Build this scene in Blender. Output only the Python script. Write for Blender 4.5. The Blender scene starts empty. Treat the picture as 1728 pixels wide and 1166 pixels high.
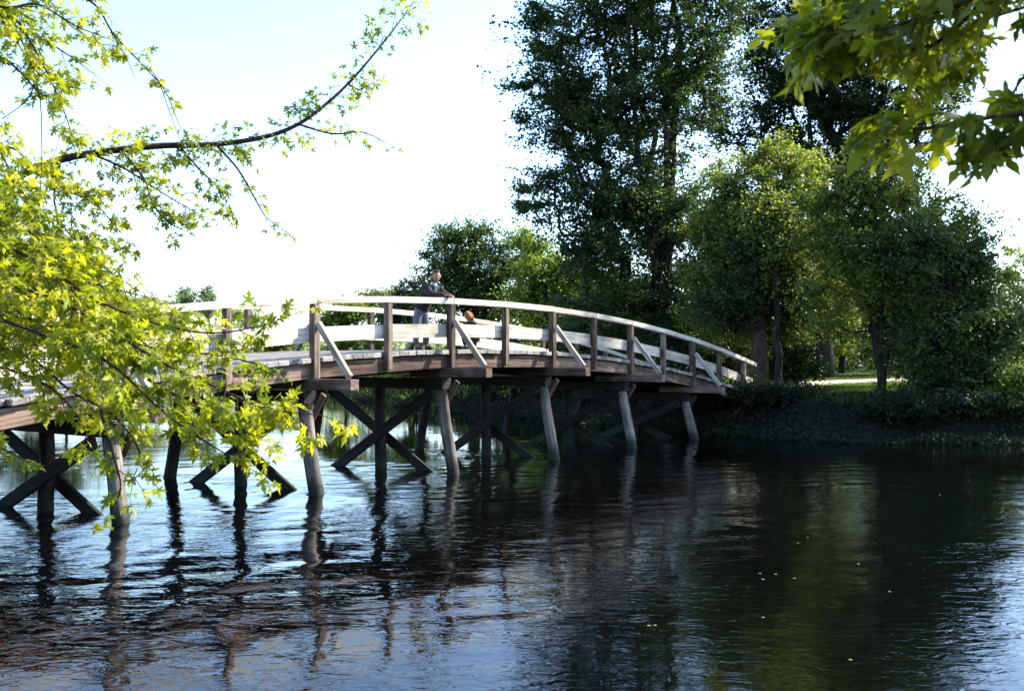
import bpy, math, random
import numpy as np
from mathutils import Vector, Matrix

# ------------------------------------------------------------------ camera, sky, sun, exposure
sc = bpy.context.scene
COL = sc.collection
CAM_H = 2.5
F_PX, CX, HY = 1680.0, 864.0, 608.0
cd = bpy.data.cameras.new('camera')
cam = bpy.data.objects.new('camera', cd)
COL.objects.link(cam)
cd.sensor_width = 36.0
cd.lens = 35.0
cd.clip_start = 0.05
cd.clip_end = 3000.0
cd.dof.use_dof = True
cd.dof.focus_distance = 21.0
cd.dof.aperture_fstop = 5.6
cam.location = (0, 0, CAM_H)
cam.rotation_euler = (math.radians(90.85), 0, 0)
sc.camera = cam

SUN_EL = math.radians(37)
SUN_D = Vector((0.90, 0.42, 0)).normalized()
sun_az = math.atan2(SUN_D.x, SUN_D.y)          # clockwise from +Y
w = bpy.data.worlds.new('World')
sc.world = w
w.use_nodes = True
nt = w.node_tree
nt.nodes.clear()
wo = nt.nodes.new('ShaderNodeOutputWorld')
bg = nt.nodes.new('ShaderNodeBackground')
sk = nt.nodes.new('ShaderNodeTexSky')
sk.sky_type = 'NISHITA'
sk.sun_disc = False
sk.sun_elevation = SUN_EL
sk.sun_rotation = sun_az
sk.air_density = 1.0
sk.dust_density = 0.7
sk.ozone_density = 4.0
bg.inputs['Strength'].default_value = 0.15
nt.links.new(sk.outputs[0], bg.inputs['Color'])
nt.links.new(bg.outputs[0], wo.inputs['Surface'])

sd = bpy.data.lights.new('sun', 'SUN')
sd.energy = 4.0
sd.angle = math.radians(0.53)
sd.color = (1.0, 0.93, 0.80)
so = bpy.data.objects.new('sun', sd)
COL.objects.link(so)
sdir = Vector((SUN_D.x * math.cos(SUN_EL), SUN_D.y * math.cos(SUN_EL), math.sin(SUN_EL)))
so.rotation_euler = sdir.to_track_quat('Z', 'Y').to_euler()
so.location = (30, 10, 30)

sc.view_settings.view_transform = 'Standard'
sc.view_settings.look = 'None'
sc.view_settings.exposure = 1.95
sc.view_settings.gamma = 1.0
sc.view_settings.use_curve_mapping = False
sc.cycles.use_denoising = True
sc.cycles.max_bounces = 6
sc.cycles.diffuse_bounces = 2
sc.cycles.glossy_bounces = 2
sc.cycles.transmission_bounces = 3
sc.cycles.caustics_reflective = False
sc.cycles.caustics_refractive = False
sc.cycles.sample_clamp_indirect = 4.0

rng = np.random.default_rng(7)
random.seed(7)

def P(px, py, d):
    """a spot on the photograph and its distance in metres -> its place in the world"""
    return Vector(((px - CX) / F_PX * d, d, CAM_H + (HY - py) / F_PX * d))

# ------------------------------------------------------------------ helpers
def tag(o, label=None, cat=None, group=None, kind=None):
    if label: o['label'] = label
    if cat: o['category'] = cat
    if group: o['group'] = group
    if kind: o['kind'] = kind
    return o

def link(name, me, mat=None, parent=None, matrix=None):
    o = bpy.data.objects.new(name, me)
    COL.objects.link(o)
    if mat is not None and not me.materials:
        me.materials.append(mat)
    if matrix is not None:
        o.matrix_world = matrix
    if parent is not None:
        o.parent = parent
        if matrix is not None:
            o.matrix_parent_inverse = Matrix.Identity(4)
            o.matrix_basis = parent.matrix_basis.inverted() @ matrix
        elif parent.matrix_basis != Matrix.Identity(4):
            o.matrix_basis = parent.matrix_basis.inverted()
    return o

def empty(name, loc, label, cat, group=None):
    o = bpy.data.objects.new(name, None)
    COL.objects.link(o)
    o.matrix_basis = Matrix.Translation(Vector(loc))
    return tag(o, label, cat, group)

def mesh_np(name, V, F=None, smooth=True, tint=None, faces=None):
    """V: n x 3, F: m x k (all the same k) or a plain list of faces"""
    me = bpy.data.meshes.new(name)
    if faces is not None:
        me.from_pydata([tuple(v) for v in V], [], faces)
    else:
        V = np.asarray(V, dtype=np.float32)
        F = np.asarray(F, dtype=np.int32)
        m, k = F.shape
        me.vertices.add(len(V)); me.vertices.foreach_set('co', V.ravel())
        me.loops.add(m * k); me.loops.foreach_set('vertex_index', F.ravel())
        me.polygons.add(m); me.polygons.foreach_set('loop_start', np.arange(0, m * k, k, dtype=np.int32))
    if tint is not None:
        a = me.attributes.new('tint', 'FLOAT', 'FACE')
        a.data.foreach_set('value', np.asarray(tint, dtype=np.float32))
    me.update(calc_edges=True)
    me.polygons.foreach_set('use_smooth', np.full(len(me.polygons), smooth))
    return me

class MB:
    def __init__(s): s.v = []; s.f = []
    def tube(s, pts, rad, n=8, cap=True):
        pts = [Vector(p) for p in pts]
        b = len(s.v); ref = Vector((0.13, 0.27, 1)).normalized()
        for i, p in enumerate(pts):
            t = (pts[min(i + 1, len(pts) - 1)] - pts[max(i - 1, 0)])
            t = t.normalized() if t.length > 1e-9 else Vector((0, 0, 1))
            r_ = ref if abs(t.dot(ref)) < 0.93 else Vector((1, 0.2, 0)).normalized()
            u = t.cross(r_).normalized(); v = t.cross(u)
            r = rad[i] if hasattr(rad, '__len__') else rad
            for k in range(n):
                a = 2 * math.pi * k / n
                s.v.append(p + u * (r * math.cos(a)) + v * (r * math.sin(a)))
        for i in range(len(pts) - 1):
            for k in range(n):
                k2 = (k + 1) % n
                s.f.append((b + i * n + k, b + i * n + k2, b + (i + 1) * n + k2, b + (i + 1) * n + k))
        if cap:
            s.f.append(tuple(b + k for k in range(n))[::-1])
            e = b + (len(pts) - 1) * n
            s.f.append(tuple(e + k for k in range(n)))
    def mesh(s, name, smooth=True):
        return mesh_np(name, s.v, faces=s.f, smooth=smooth)

def timber(name, p0, p1, wid, hgt, mat, parent, up=(0, 0, 1), ch=0.008, sag=0.0, segs=1, label=None, rough=0.0):
    """one squared timber from p0 to p1, its grain along its own X axis"""
    p0, p1 = Vector(p0), Vector(p1)
    x = p1 - p0; L = x.length; x.normalize()
    up = Vector(up)
    y = up.cross(x).normalized(); z = x.cross(y).normalized()
    M = Matrix((x, y, z)).transposed().to_4x4(); M.translation = (p0 + p1) / 2
    a, b, c = wid / 2, hgt / 2, min(ch, wid * .3, hgt * .3)
    prof = [(-a + c, -b), (a - c, -b), (a, -b + c), (a, b - c), (a - c, b), (-a + c, b), (-a, b - c), (-a, -b + c)]
    V, Fc = [], []
    xs = [-L / 2, -L / 2 + c] + [-L / 2 + L * k / segs for k in range(1, segs)] + [L / 2 - c, L / 2]
    for i, xx in enumerate(xs):
        s_ = 1 - c / min(a, b) if i in (0, len(xs) - 1) else 1
        dz = -sag * (1 - (2 * xx / L) ** 2)
        jy, jz = random.uniform(-rough, rough), random.uniform(-rough, rough)
        for (py, pz) in prof:
            V.append((xx, py * s_ + jy, pz * s_ + dz + jz))
    for i in range(len(xs) - 1):
        for k in range(8):
            k2 = (k + 1) % 8
            Fc.append((i * 8 + k, i * 8 + k2, (i + 1) * 8 + k2, (i + 1) * 8 + k))
    Fc.append(tuple(range(8))[::-1]); e = (len(xs) - 1) * 8
    Fc.append(tuple(e + k for k in range(8)))
    # faces wound so that normals point out
    Fc = [f[::-1] for f in Fc]
    o = link(name, mesh_np(name, V, faces=Fc, smooth=False), mat, parent, M)
    if label: o['label'] = label
    return o

# ------------------------------------------------------------------ materials
def newmat(name):
    m = bpy.data.materials.new(name); m.use_nodes = True
    t = m.node_tree; t.nodes.clear()
    out = t.nodes.new('ShaderNodeOutputMaterial')
    return m, t, out
def N(t, kind, **kw):
    n = t.nodes.new(kind)
    for k, v in kw.items():
        if k in n.inputs.keys(): n.inputs[k].default_value = v
        else: setattr(n, k, v)
    return n
def ramp(t, stops):
    r = t.nodes.new('ShaderNodeValToRGB')
    while len(r.color_ramp.elements) < len(stops): r.color_ramp.elements.new(0.5)
    for e, (p, c) in zip(r.color_ramp.elements, stops):
        e.position = p; e.color = (*c, 1) if len(c) == 3 else c
    return r

def wood(name, c_dark, c_mid, c_light, bump=0.5, gscale=1.0, wet=False):
    m, t, out = newmat(name)
    L = t.links.new
    tc = N(t, 'ShaderNodeTexCoord'); oi = N(t, 'ShaderNodeObjectInfo')
    add = N(t, 'ShaderNodeVectorMath', operation='ADD')
    mul = N(t, 'ShaderNodeMath', operation='MULTIPLY'); mul.inputs[1].default_value = 37.0
    L(oi.outputs['Random'], mul.inputs[0]); L(tc.outputs['Object'], add.inputs[0]); L(mul.outputs[0], add.inputs[1])
    mp = N(t, 'ShaderNodeMapping'); mp.inputs['Scale'].default_value = (.9 * gscale, 19 * gscale, 19 * gscale)
    L(add.outputs[0], mp.inputs[0])
    n1 = N(t, 'ShaderNodeTexNoise'); n1.inputs['Scale'].default_value = 1.0; n1.inputs['Detail'].default_value = 5; n1.inputs['Distortion'].default_value = 0.6
    L(mp.outputs[0], n1.inputs['Vector'])
    n2 = N(t, 'ShaderNodeTexNoise'); n2.inputs['Scale'].default_value = 2.3; n2.inputs['Detail'].default_value = 4
    L(add.outputs[0], n2.inputs['Vector'])
    r = ramp(t, [(0.34, c_dark), (0.5, c_mid), (0.64, c_light)])
    mx = N(t, 'ShaderNodeMath', operation='MULTIPLY_ADD'); mx.inputs[1].default_value = 0.62; mx.inputs[2].default_value = 0.0
    L(n1.outputs[0], mx.inputs[0])
    m2 = N(t, 'ShaderNodeMath', operation='MULTIPLY_ADD'); m2.inputs[1].default_value = 0.38
    L(n2.outputs[0], m2.inputs[0]); L(mx.outputs[0], m2.inputs[2])
    m3 = N(t, 'ShaderNodeMath', operation='MULTIPLY_ADD'); m3.inputs[1].default_value = 0.16; 
    L(oi.outputs['Random'], m3.inputs[0])
    sb = N(t, 'ShaderNodeMath', operation='SUBTRACT'); sb.inputs[1].default_value = 0.08
    L(m2.outputs[0], m3.inputs[2]); L(m3.outputs[0], sb.inputs[0])
    L(sb.outputs[0], r.inputs[0])
    col = r.outputs[0]
    # algae and damp stain, in wood that stands in or near the water, by its height in the world
    if wet:
        ge = N(t, 'ShaderNodeNewGeometry'); sp = N(t, 'ShaderNodeSeparateXYZ'); L(ge.outputs['Position'], sp.inputs[0])
        ns = N(t, 'ShaderNodeTexNoise'); ns.inputs['Scale'].default_value = 5.0; L(ge.outputs['Position'], ns.inputs['Vector'])
        ad = N(t, 'ShaderNodeMath', operation='MULTIPLY_ADD'); ad.inputs[1].default_value = -0.35; L(ns.outputs[0], ad.inputs[0]); L(sp.outputs[2], ad.inputs[2])
        mr = N(t, 'ShaderNodeMapRange'); mr.inputs['From Min'].default_value = -0.05; mr.inputs['From Max'].default_value = 0.30
        L(ad.outputs[0], mr.inputs['Value'])
        mc = N(t, 'ShaderNodeMix', data_type='RGBA'); mc.inputs[6].default_value = (0.022, 0.024, 0.015, 1)
        L(mr.outputs[0], mc.inputs[0]); L(col, mc.inputs[7]); col = mc.outputs[2]
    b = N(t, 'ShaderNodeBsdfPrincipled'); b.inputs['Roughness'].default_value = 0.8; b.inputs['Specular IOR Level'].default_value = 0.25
    L(col, b.inputs['Base Color'])
    bp = N(t, 'ShaderNodeBump'); bp.inputs['Strength'].default_value = bump; bp.inputs['Distance'].default_value = 0.01
    L(n1.outputs[0], bp.inputs['Height']); L(bp.outputs[0], b.inputs['Normal'])
    L(b.outputs[0], out.inputs[0])
    return m

M_rail = wood('rail_wood', (.33, .275, .20), (.56, .50, .40), (.70, .65, .54))
M_board = wood('board_wood', (.24, .195, .145), (.46, .40, .32), (.62, .56, .46))
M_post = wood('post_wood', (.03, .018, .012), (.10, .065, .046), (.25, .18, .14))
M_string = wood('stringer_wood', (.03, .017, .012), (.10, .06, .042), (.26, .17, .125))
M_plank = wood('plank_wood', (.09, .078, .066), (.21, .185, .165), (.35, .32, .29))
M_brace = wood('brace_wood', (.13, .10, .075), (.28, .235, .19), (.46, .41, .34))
M_dark = wood('underdeck_shade_wood', (.006, .004, .003), (.013, .009, .007), (.027, .02, .016), wet=True)  # under-deck shade mixed into this dark colour, besides the waterline stain
M_pile = wood('pile_wood', (.05, .041, .034), (.14, .115, .096), (.28, .245, .21), bump=0.8, wet=True)

def leafmat(name, c1, c2, c3, trans, tw=0.45, rough=0.5, patch=0.35):
    """c1..c3 leaf colours from dull to fresh; trans: how much light colour passes through"""
    m, t, out = newmat(name); L = t.links.new
    at = N(t, 'ShaderNodeAttribute'); at.attribute_name = 'tint'
    tc = N(t, 'ShaderNodeNewGeometry')
    ns = N(t, 'ShaderNodeTexNoise'); ns.inputs['Scale'].default_value = patch; ns.inputs['Detail'].default_value = 3
    L(tc.outputs['Position'], ns.inputs['Vector'])
    m1 = N(t, 'ShaderNodeMath', operation='MULTIPLY_ADD'); m1.inputs[1].default_value = 0.55
    L(at.outputs['Fac'], m1.inputs[0])
    m2 = N(t, 'ShaderNodeMath', operation='MULTIPLY_ADD'); m2.inputs[1].default_value = 1.3; m2.inputs[2].default_value = -0.4
    L(ns.outputs[0], m2.inputs[0]); L(m2.outputs[0], m1.inputs[2])
    r = ramp(t, [(0.1, c1), (0.5, c2), (0.9, c3)]); L(m1.outputs[0], r.inputs[0])
    b = N(t, 'ShaderNodeBsdfPrincipled'); b.inputs['Roughness'].default_value = rough; b.inputs['Specular IOR Level'].default_value = 0.3
    L(r.outputs[0], b.inputs['Base Color'])
    tr = N(t, 'ShaderNodeBsdfTranslucent')
    mc = N(t, 'ShaderNodeMix', data_type='RGBA', blend_type='MULTIPLY'); mc.inputs[0].default_value = 1.0
    L(r.outputs[0], mc.inputs[6]); mc.inputs[7].default_value = (*trans, 1)
    L(mc.outputs[2], tr.inputs['Color'])
    ms = N(t, 'ShaderNodeMixShader'); ms.inputs[0].default_value = tw
    L(b.outputs[0], ms.inputs[1]); L(tr.outputs[0], ms.inputs[2]); L(ms.outputs[0], out.inputs[0])
    return m

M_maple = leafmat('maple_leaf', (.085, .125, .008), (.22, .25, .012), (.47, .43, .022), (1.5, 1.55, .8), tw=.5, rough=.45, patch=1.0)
M_maple_shade = leafmat('maple_leaf_shaded', (.045, .07, .008), (.13, .15, .011), (.28, .27, .016), (1.6, 1.7, .8), tw=.5, rough=.45, patch=2.0)  # darker maple leaf, the crown's shade is partly in its colour
M_tall = leafmat('tall_tree_leaf', (.014, .031, .011), (.033, .060, .018), (.08, .11, .026), (1.8, 2.0, .7), tw=.35)
M_darkleaf = leafmat('dark_tree_leaf', (.008, .019, .007), (.019, .037, .011), (.045, .068, .018), (1.8, 2.0, .7), tw=.3)
M_olive = leafmat('olive_tree_leaf', (.045, .066, .018), (.12, .15, .034), (.23, .25, .062), (1.9, 2.0, .7), tw=.5)
M_mid = leafmat('mid_green_leaf', (.022, .045, .014), (.05, .085, .022), (.10, .13, .035), (1.8, 2.0, .7), tw=.4)
M_sunlit = leafmat('sunlit_tree_leaf', (.06, .10, .018), (.14, .19, .028), (.24, .27, .045), (1.7, 1.8, .7), tw=.45)  # leaf colour lightened so that these trees look sunlit
M_pale = leafmat('hazed_tree_leaf', (.13, .18, .09), (.20, .25, .12), (.28, .31, .17), (1.5, 1.5, .9), tw=.4)  # leaf colour paled in place of haze and glare over distance
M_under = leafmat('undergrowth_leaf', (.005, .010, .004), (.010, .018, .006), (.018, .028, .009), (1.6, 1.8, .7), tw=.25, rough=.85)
M_grass = leafmat('grass_blade', (.035, .06, .014), (.07, .105, .02), (.12, .15, .03), (1.6, 1.7, .7), tw=.4)

def bark(name, c1, c2, sc_=9.0):
    m, t, out = newmat(name); L = t.links.new
    tc = N(t, 'ShaderNodeNewGeometry'); mp = N(t, 'ShaderNodeMapping'); mp.inputs['Scale'].default_value = (sc_, sc_, sc_ * .22)
    L(tc.outputs['Position'], mp.inputs[0])
    n = N(t, 'ShaderNodeTexNoise'); n.inputs['Scale'].default_value = 1.0; n.inputs['Detail'].default_value = 6; L(mp.outputs[0], n.inputs['Vector'])
    r = ramp(t, [(0.3, c1), (0.7, c2)]); L(n.outputs[0], r.inputs[0])
    b = N(t, 'ShaderNodeBsdfPrincipled'); b.inputs['Roughness'].default_value = 0.9; b.inputs['Specular IOR Level'].default_value = 0.15
    L(r.outputs[0], b.inputs['Base Color'])
    bp = N(t, 'ShaderNodeBump'); bp.inputs['Strength'].default_value = 0.9; bp.inputs['Distance'].default_value = 0.03
    L(n.outputs[0], bp.inputs['Height']); L(bp.outputs[0], b.inputs['Normal']); L(b.outputs[0], out.inputs[0])
    return m
M_bark = bark('bark', (.012, .010, .008), (.042, .034, .027))
M_bark_red = bark('reddish_bark', (.025, .015, .011), (.085, .055, .04))
M_twig = bark('twig_bark', (.02, .012, .01), (.055, .035, .03), 30)

def ground_mat():
    m, t, out = newmat('ground_earth_grass'); L = t.links.new
    ge = N(t, 'ShaderNodeNewGeometry')
    n = N(t, 'ShaderNodeTexNoise'); n.inputs['Scale'].default_value = 0.6; n.inputs['Detail'].default_value = 8; L(ge.outputs['Position'], n.inputs['Vector'])
    n2 = N(t, 'ShaderNodeTexNoise'); n2.inputs['Scale'].default_value = 14; n2.inputs['Detail'].default_value = 5; L(ge.outputs['Position'], n2.inputs['Vector'])
    sp = N(t, 'ShaderNodeSeparateXYZ'); L(ge.outputs['Position'], sp.inputs[0])
    mr = N(t, 'ShaderNodeMapRange'); mr.inputs['From Min'].default_value = 1.05; mr.inputs['From Max'].default_value = 1.35; L(sp.outputs[2], mr.inputs['Value'])
    g = ramp(t, [(0.3, (.03, .05, .012)), (0.55, (.055, .085, .018)), (0.75, (.10, .12, .03))]); L(n.outputs[0], g.inputs[0])
    e = ramp(t, [(0.35, (.008, .007, .005)), (0.65, (.026, .021, .015))]); L(n2.outputs[0], e.inputs[0])
    mx = N(t, 'ShaderNodeMix', data_type='RGBA'); L(mr.outputs[0], mx.inputs[0]); L(e.outputs[0], mx.inputs[6]); L(g.outputs[0], mx.inputs[7])
    b = N(t, 'ShaderNodeBsdfPrincipled'); b.inputs['Roughness'].default_value = 0.95; b.inputs['Specular IOR Level'].default_value = 0.1
    L(mx.outputs[2], b.inputs['Base Color'])
    bp = N(t, 'ShaderNodeBump'); bp.inputs['Strength'].default_value = 0.8; bp.inputs['Distance'].default_value = 0.06
    L(n2.outputs[0], bp.inputs['Height']); L(bp.outputs[0], b.inputs['Normal']); L(b.outputs[0], out.inputs[0])
    return m
def path_mat():
    m, t, out = newmat('gravel_path'); L = t.links.new
    ge = N(t, 'ShaderNodeNewGeometry')
    n2 = N(t, 'ShaderNodeTexNoise'); n2.inputs['Scale'].default_value = 22; n2.inputs['Detail'].default_value = 5; L(ge.outputs['Position'], n2.inputs['Vector'])
    e = ramp(t, [(0.35, (.24, .20, .16)), (0.65, (.42, .37, .31))]); L(n2.outputs[0], e.inputs[0])
    b = N(t, 'ShaderNodeBsdfPrincipled'); b.inputs['Roughness'].default_value = 0.95
    L(e.outputs[0], b.inputs['Base Color']); L(b.outputs[0], out.inputs[0])
    return m
def water_mat():
    m, t, out = newmat('river_water'); L = t.links.new
    ge = N(t, 'ShaderNodeNewGeometry')
    n1 = N(t, 'ShaderNodeTexNoise'); n1.inputs['Scale'].default_value = 4.2; n1.inputs['Detail'].default_value = 2.5; n1.inputs['Roughness'].default_value = .55; n1.inputs['Distortion'].default_value = .7
    n2 = N(t, 'ShaderNodeTexNoise'); n2.inputs['Scale'].default_value = 0.25; n2.inputs['Detail'].default_value = 2.0
    mp = N(t, 'ShaderNodeMapping'); mp.inputs['Rotation'].default_value = (0, 0, math.radians(30)); mp.inputs['Scale'].default_value = (1, 1.7, 1)
    L(ge.outputs['Position'], mp.inputs[0]); L(mp.outputs[0], n1.inputs['Vector']); L(ge.outputs['Position'], n2.inputs['Vector'])
    at = N(t, 'ShaderNodeAttribute'); at.attribute_name = 'rough_water'
    r = N(t, 'ShaderNodeMapRange'); r.inputs['From Min'].default_value = .35; r.inputs['From Max'].default_value = .65; r.inputs['To Min'].default_value = .15; r.inputs['To Max'].default_value = 1.0
    L(n2.outputs[0], r.inputs['Value'])
    mu = N(t, 'ShaderNodeMath', operation='MULTIPLY'); L(r.outputs[0], mu.inputs[0]); L(at.outputs['Fac'], mu.inputs[1])
    bp = N(t, 'ShaderNodeBump'); bp.inputs['Distance'].default_value = 0.011
    L(mu.outputs[0], bp.inputs['Strength']); L(n1.outputs[0], bp.inputs['Height'])
    b = N(t, 'ShaderNodeBsdfPrincipled'); b.inputs['Base Color'].default_value = (.0012, .0014, .0014, 1)
    b.inputs['Roughness'].default_value = 0.03; b.inputs['IOR'].default_value = 1.333
    L(bp.outputs[0], b.inputs['Normal']); L(b.outputs[0], out.inputs[0])
    return m
def plain(name, c, rough=0.8, noise=0.25, scale=30):
    m, t, out = newmat(name); L = t.links.new
    tc = N(t, 'ShaderNodeTexCoord'); n = N(t, 'ShaderNodeTexNoise'); n.inputs['Scale'].default_value = scale; n.inputs['Detail'].default_value = 4
    L(tc.outputs['Object'], n.inputs['Vector'])
    r = ramp(t, [(0.3, tuple(x * (1 - noise) for x in c)), (0.7, tuple(min(1, x * (1 + noise)) for x in c))]); L(n.outputs[0], r.inputs[0])
    b = N(t, 'ShaderNodeBsdfPrincipled'); b.inputs['Roughness'].default_value = rough
    L(r.outputs[0], b.inputs['Base Color']); L(b.outputs[0], out.inputs[0])
    return m

# ------------------------------------------------------------------ the ground and the river
FAR = [(400, 30), (60, 26), (30, 27), (18, 29.3), (13, 29.8), (9.8, 30.6), (7.6, 32.6), (5.4, 35.2), (3.2, 38.5), (0.5, 43), (-4.5, 51), (-9, 61), (-15, 75), (-23, 92), (-42, 104), (-100, 118), (-260, 135)]
NEAR = [(-260, 110), (-80, 78), (-40, 54), (-24, 32), (-14, 17), (-9.6, 11.5), (-7.6, 7.0), (-5.2, 4.3), (-2.5, 3.2), (1.5, 2.6), (5, 2.2), (12, -1), (30, -4), (60, -8), (400, -20)]
RIVER = np.array(FAR + NEAR, dtype=float)

def river_dist(X, Y):
    """distance to the river's edge, positive on land"""
    d = np.full(X.shape, 1e9); inside = np.zeros(X.shape, bool); n = len(RIVER)
    for i in range(n):
        ax, ay = RIVER[i]; bx, by = RIVER[(i + 1) % n]
        ex, ey = bx - ax, by - ay
        tt = np.clip(((X - ax) * ex + (Y - ay) * ey) / (ex * ex + ey * ey), 0, 1)
        d = np.minimum(d, np.hypot(X - ax - tt * ex, Y - ay - tt * ey))
        c = (ay > Y) != (by > Y)
        if abs(by - ay) > 1e-9:
            inside ^= c & (X < (bx - ax) * (Y - ay) / (by - ay) + ax)
    return np.where(inside, -d, d)

def ground_z(X, Y):
    X = np.asarray(X, float); Y = np.asarray(Y, float)
    d = river_dist(X, Y)
    wob = .5 * np.sin(X * .9 + 1.3) * np.sin(Y * .7) + .3 * np.sin(X * 2.1 - Y * 1.7)
    dd = d + .5 * wob
    s = np.clip((dd + .2) / 3.6, 0, 1)
    land = -0.1 + 1.42 * (s * s * (3 - 2 * s)) + .05 * wob * np.clip(d / 3, 0, 1)
    far = np.clip((d - 8) / 60, 0, 1)
    hill = np.where(X < 0, 3.0, 1.0)
    land = land + hill * far * far * (3 - 2 * far) * (Y > 40)
    land = np.where((Y < 12) & (X < 60), np.minimum(land, 0.95 + .05 * wob), land)
    bed = np.maximum(-1.6, -0.1 + d * .5)
    return np.where(dd > -0.2, land, bed)

def growing(lo, hi, a, b, step, grow=1.12, mx=60):
    mid = list(np.arange(a, b + 1e-6, step))
    r, s, x = [], step, b
    while x < hi: s = min(mx, s * grow); x += s; r.append(x)
    l, s, x = [], step, a
    while x > lo: s = min(mx, s * grow); x -= s; l.append(x)
    return np.array(l[::-1] + mid + r)

def sheet(name, xs, ys, zf, mat, attr=None):
    X, Y = np.meshgrid(xs, ys)
    Z = zf(X, Y)
    V = np.stack([X, Y, Z], -1).reshape(-1, 3)
    nx, ny = len(xs), len(ys)
    i = (np.arange(ny - 1)[:, None] * nx + np.arange(nx - 1)[None]).ravel()
    Fq = np.stack([i, i + 1, i + 1 + nx, i + nx], 1)
    me = mesh_np(name, V, Fq)
    if attr:
        a = me.attributes.new(attr[0], 'FLOAT', 'POINT'); a.data.foreach_set('value', attr[1](X, Y).ravel().astype(np.float32))
    o = link(name, me, mat); o['kind'] = 'structure'
    return o

sheet('ground', growing(-1500, 1500, -45, 45, .6), growing(-300, 2200, -8, 125, .6), ground_z, ground_mat())

# bridge layout: bent number i along the bridge, w metres in from the near posts
T = Vector((.5884, .8086, 0)); NN = Vector((.8086, -.5884, 0)); BAY = 4.019; B0 = Vector((-6.01, 15.4, 0)); WID = 4.55
def Bp(i, wv, z): return B0 + T * (BAY * i) - NN * wv + Vector((0, 0, z))
def rail_z(i): return 3.75 - .1 * (i - 2.4) ** 2

pile_feet = []
for i in range(-1, 6):
    for wv in (-.02, 2.2, 4.45): pile_feet.append(Bp(i, wv, 0))

wrng = np.random.default_rng(3)
WV = []
for k in range(46):
    lam = .38 * (6.5 ** wrng.random()); ang = math.radians(-36 + wrng.normal(0, 48)); kk = 2 * math.pi / lam
    WV.append((kk * math.cos(ang), kk * math.sin(ang), wrng.random() * 6.28, lam))
def rough_f(X, Y):
    wv = -((X - B0.x) * NN.x + (Y - B0.y) * NN.y)          # metres upstream of the near posts
    along = (X - B0.x) * T.x + (Y - B0.y) * T.y
    a = 1 / (1 + np.exp((wv - 2.2) / .8))
    shel = .55 + .45 / (1 + np.exp((along - 17) / 3))     # quieter in the lee of the right bank
    return .16 + .84 * a * shel
def water_z(X, Y):
    z = np.zeros(X.shape); patch = .5 + .5 * np.sin(X * .41 + 1.2 * np.sin(Y * .33)) * np.sin(Y * .52 + .8 * np.sin(X * .27))
    for kx, ky, ph, lam in WV:
        z += lam ** 1.05 * .0010 * np.sin(kx * X + ky * Y + ph + .6 * np.sin(X * .7 + Y * .5))
    amp = rough_f(X, Y) * patch
    fade = np.clip((70 - Y) / 40, 0, 1)
    z = z * amp * fade
    for f in pile_feet:
        rx, ry = X - f.x, Y - f.y
        dn = rx * NN.x + ry * NN.y; cr = rx * T.x + ry * T.y
        m = (dn > -.6) & (dn < 11)
        e = np.exp(-((np.abs(cr) - .38 * np.maximum(dn, 0) - .12) / (.16 + .05 * np.maximum(dn, 0))) ** 2) * np.exp(-np.maximum(dn, 0) / 4.5)
        z += np.where(m, .012 * e * np.sin(9.0 * dn - 5.5 * np.abs(cr)), 0)
        rr = np.hypot(rx, ry); z += .010 * np.exp(-((rr - .32) / .12) ** 2) * (dn < .2)
    return z
sheet('river_water', growing(-500, 500, -14, 22, .105, 1.09), np.concatenate([np.arange(-30, 5, 1.0), np.arange(5, 14, .06), np.arange(14, 32, .1), np.arange(32, 60, .2), growing(60.2, 320, 60.2, 60.4, .2, 1.1)]), water_z, water_mat(), ('rough_water', rough_f))

# gravel path from the bridge's far end
def ribbon(name, pts, width, mat, lift=.03):
    V, Fc = [], []; n = 6
    P2 = []
    for a, b in zip(pts[:-1], pts[1:]):
        for k in range(12): P2.append(Vector(a).lerp(Vector(b), k / 12))
    P2.append(Vector(pts[-1]))
    for i, p in enumerate(P2):
        t = (P2[min(i + 1, len(P2) - 1)] - P2[max(i - 1, 0)]).normalized(); s = Vector((-t.y, t.x))
        for k in range(n + 1):
            q = p + s * ((k / n - .5) * width * (1 + .06 * math.sin(i * 1.3 + k)))
            V.append((q.x, q.y, 0))
    V = np.array(V); V[:, 2] = ground_z(V[:, 0], V[:, 1]) + lift
    for i in range(len(P2) - 1):
        for k in range(n):
            Fc.append((i * (n + 1) + k, i * (n + 1) + k + 1, (i + 1) * (n + 1) + k + 1, (i + 1) * (n + 1) + k))
    o = link(name, mesh_np(name, V, Fc), mat); o['kind'] = 'structure'
PATH = [(7.3, 37.6), (9.3, 41), (12.5, 46), (16.5, 49.6), (21.5, 52.0), (30, 55), (60, 62)]
ribbon('path', PATH, 3.8, path_mat(), .06)

# ------------------------------------------------------------------ the wooden bridge
bridge = empty('wooden_bridge', (B0.x, B0.y, 0), 'arched timber footbridge with pale handrails on leaning round piles across the river', 'bridge')
def BI(i, wv, dz): return Bp(i, wv, rail_z(i) + dz)
I0, I1 = -1.5, 6.25
# deck planks, laid across
n_pl = 116
for k in range(n_pl):
    i = I0 + (I1 - I0) * (k + .5) / n_pl
    pitch = (BI(i + .01, 0, 0) - BI(i - .01, 0, 0)).normalized()
    near_post = abs(i * 2 - round(i * 2)) < .075
    wa = (.165 if near_post else .03) + random.uniform(-.008, .012)
    wb = (WID - .165 if near_post else WID - .03) + random.uniform(-.02, .012)
    dz = -1.05 + random.uniform(-.005, .005)
    a, b = BI(i, wa, dz), BI(i, wb, dz)
    up = (-NN).cross(pitch); up = up if up.z > 0 else -up
    timber('plank', a, b, BAY * (I1 - I0) / n_pl - .008, .095, M_plank, bridge, up=up)
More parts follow.
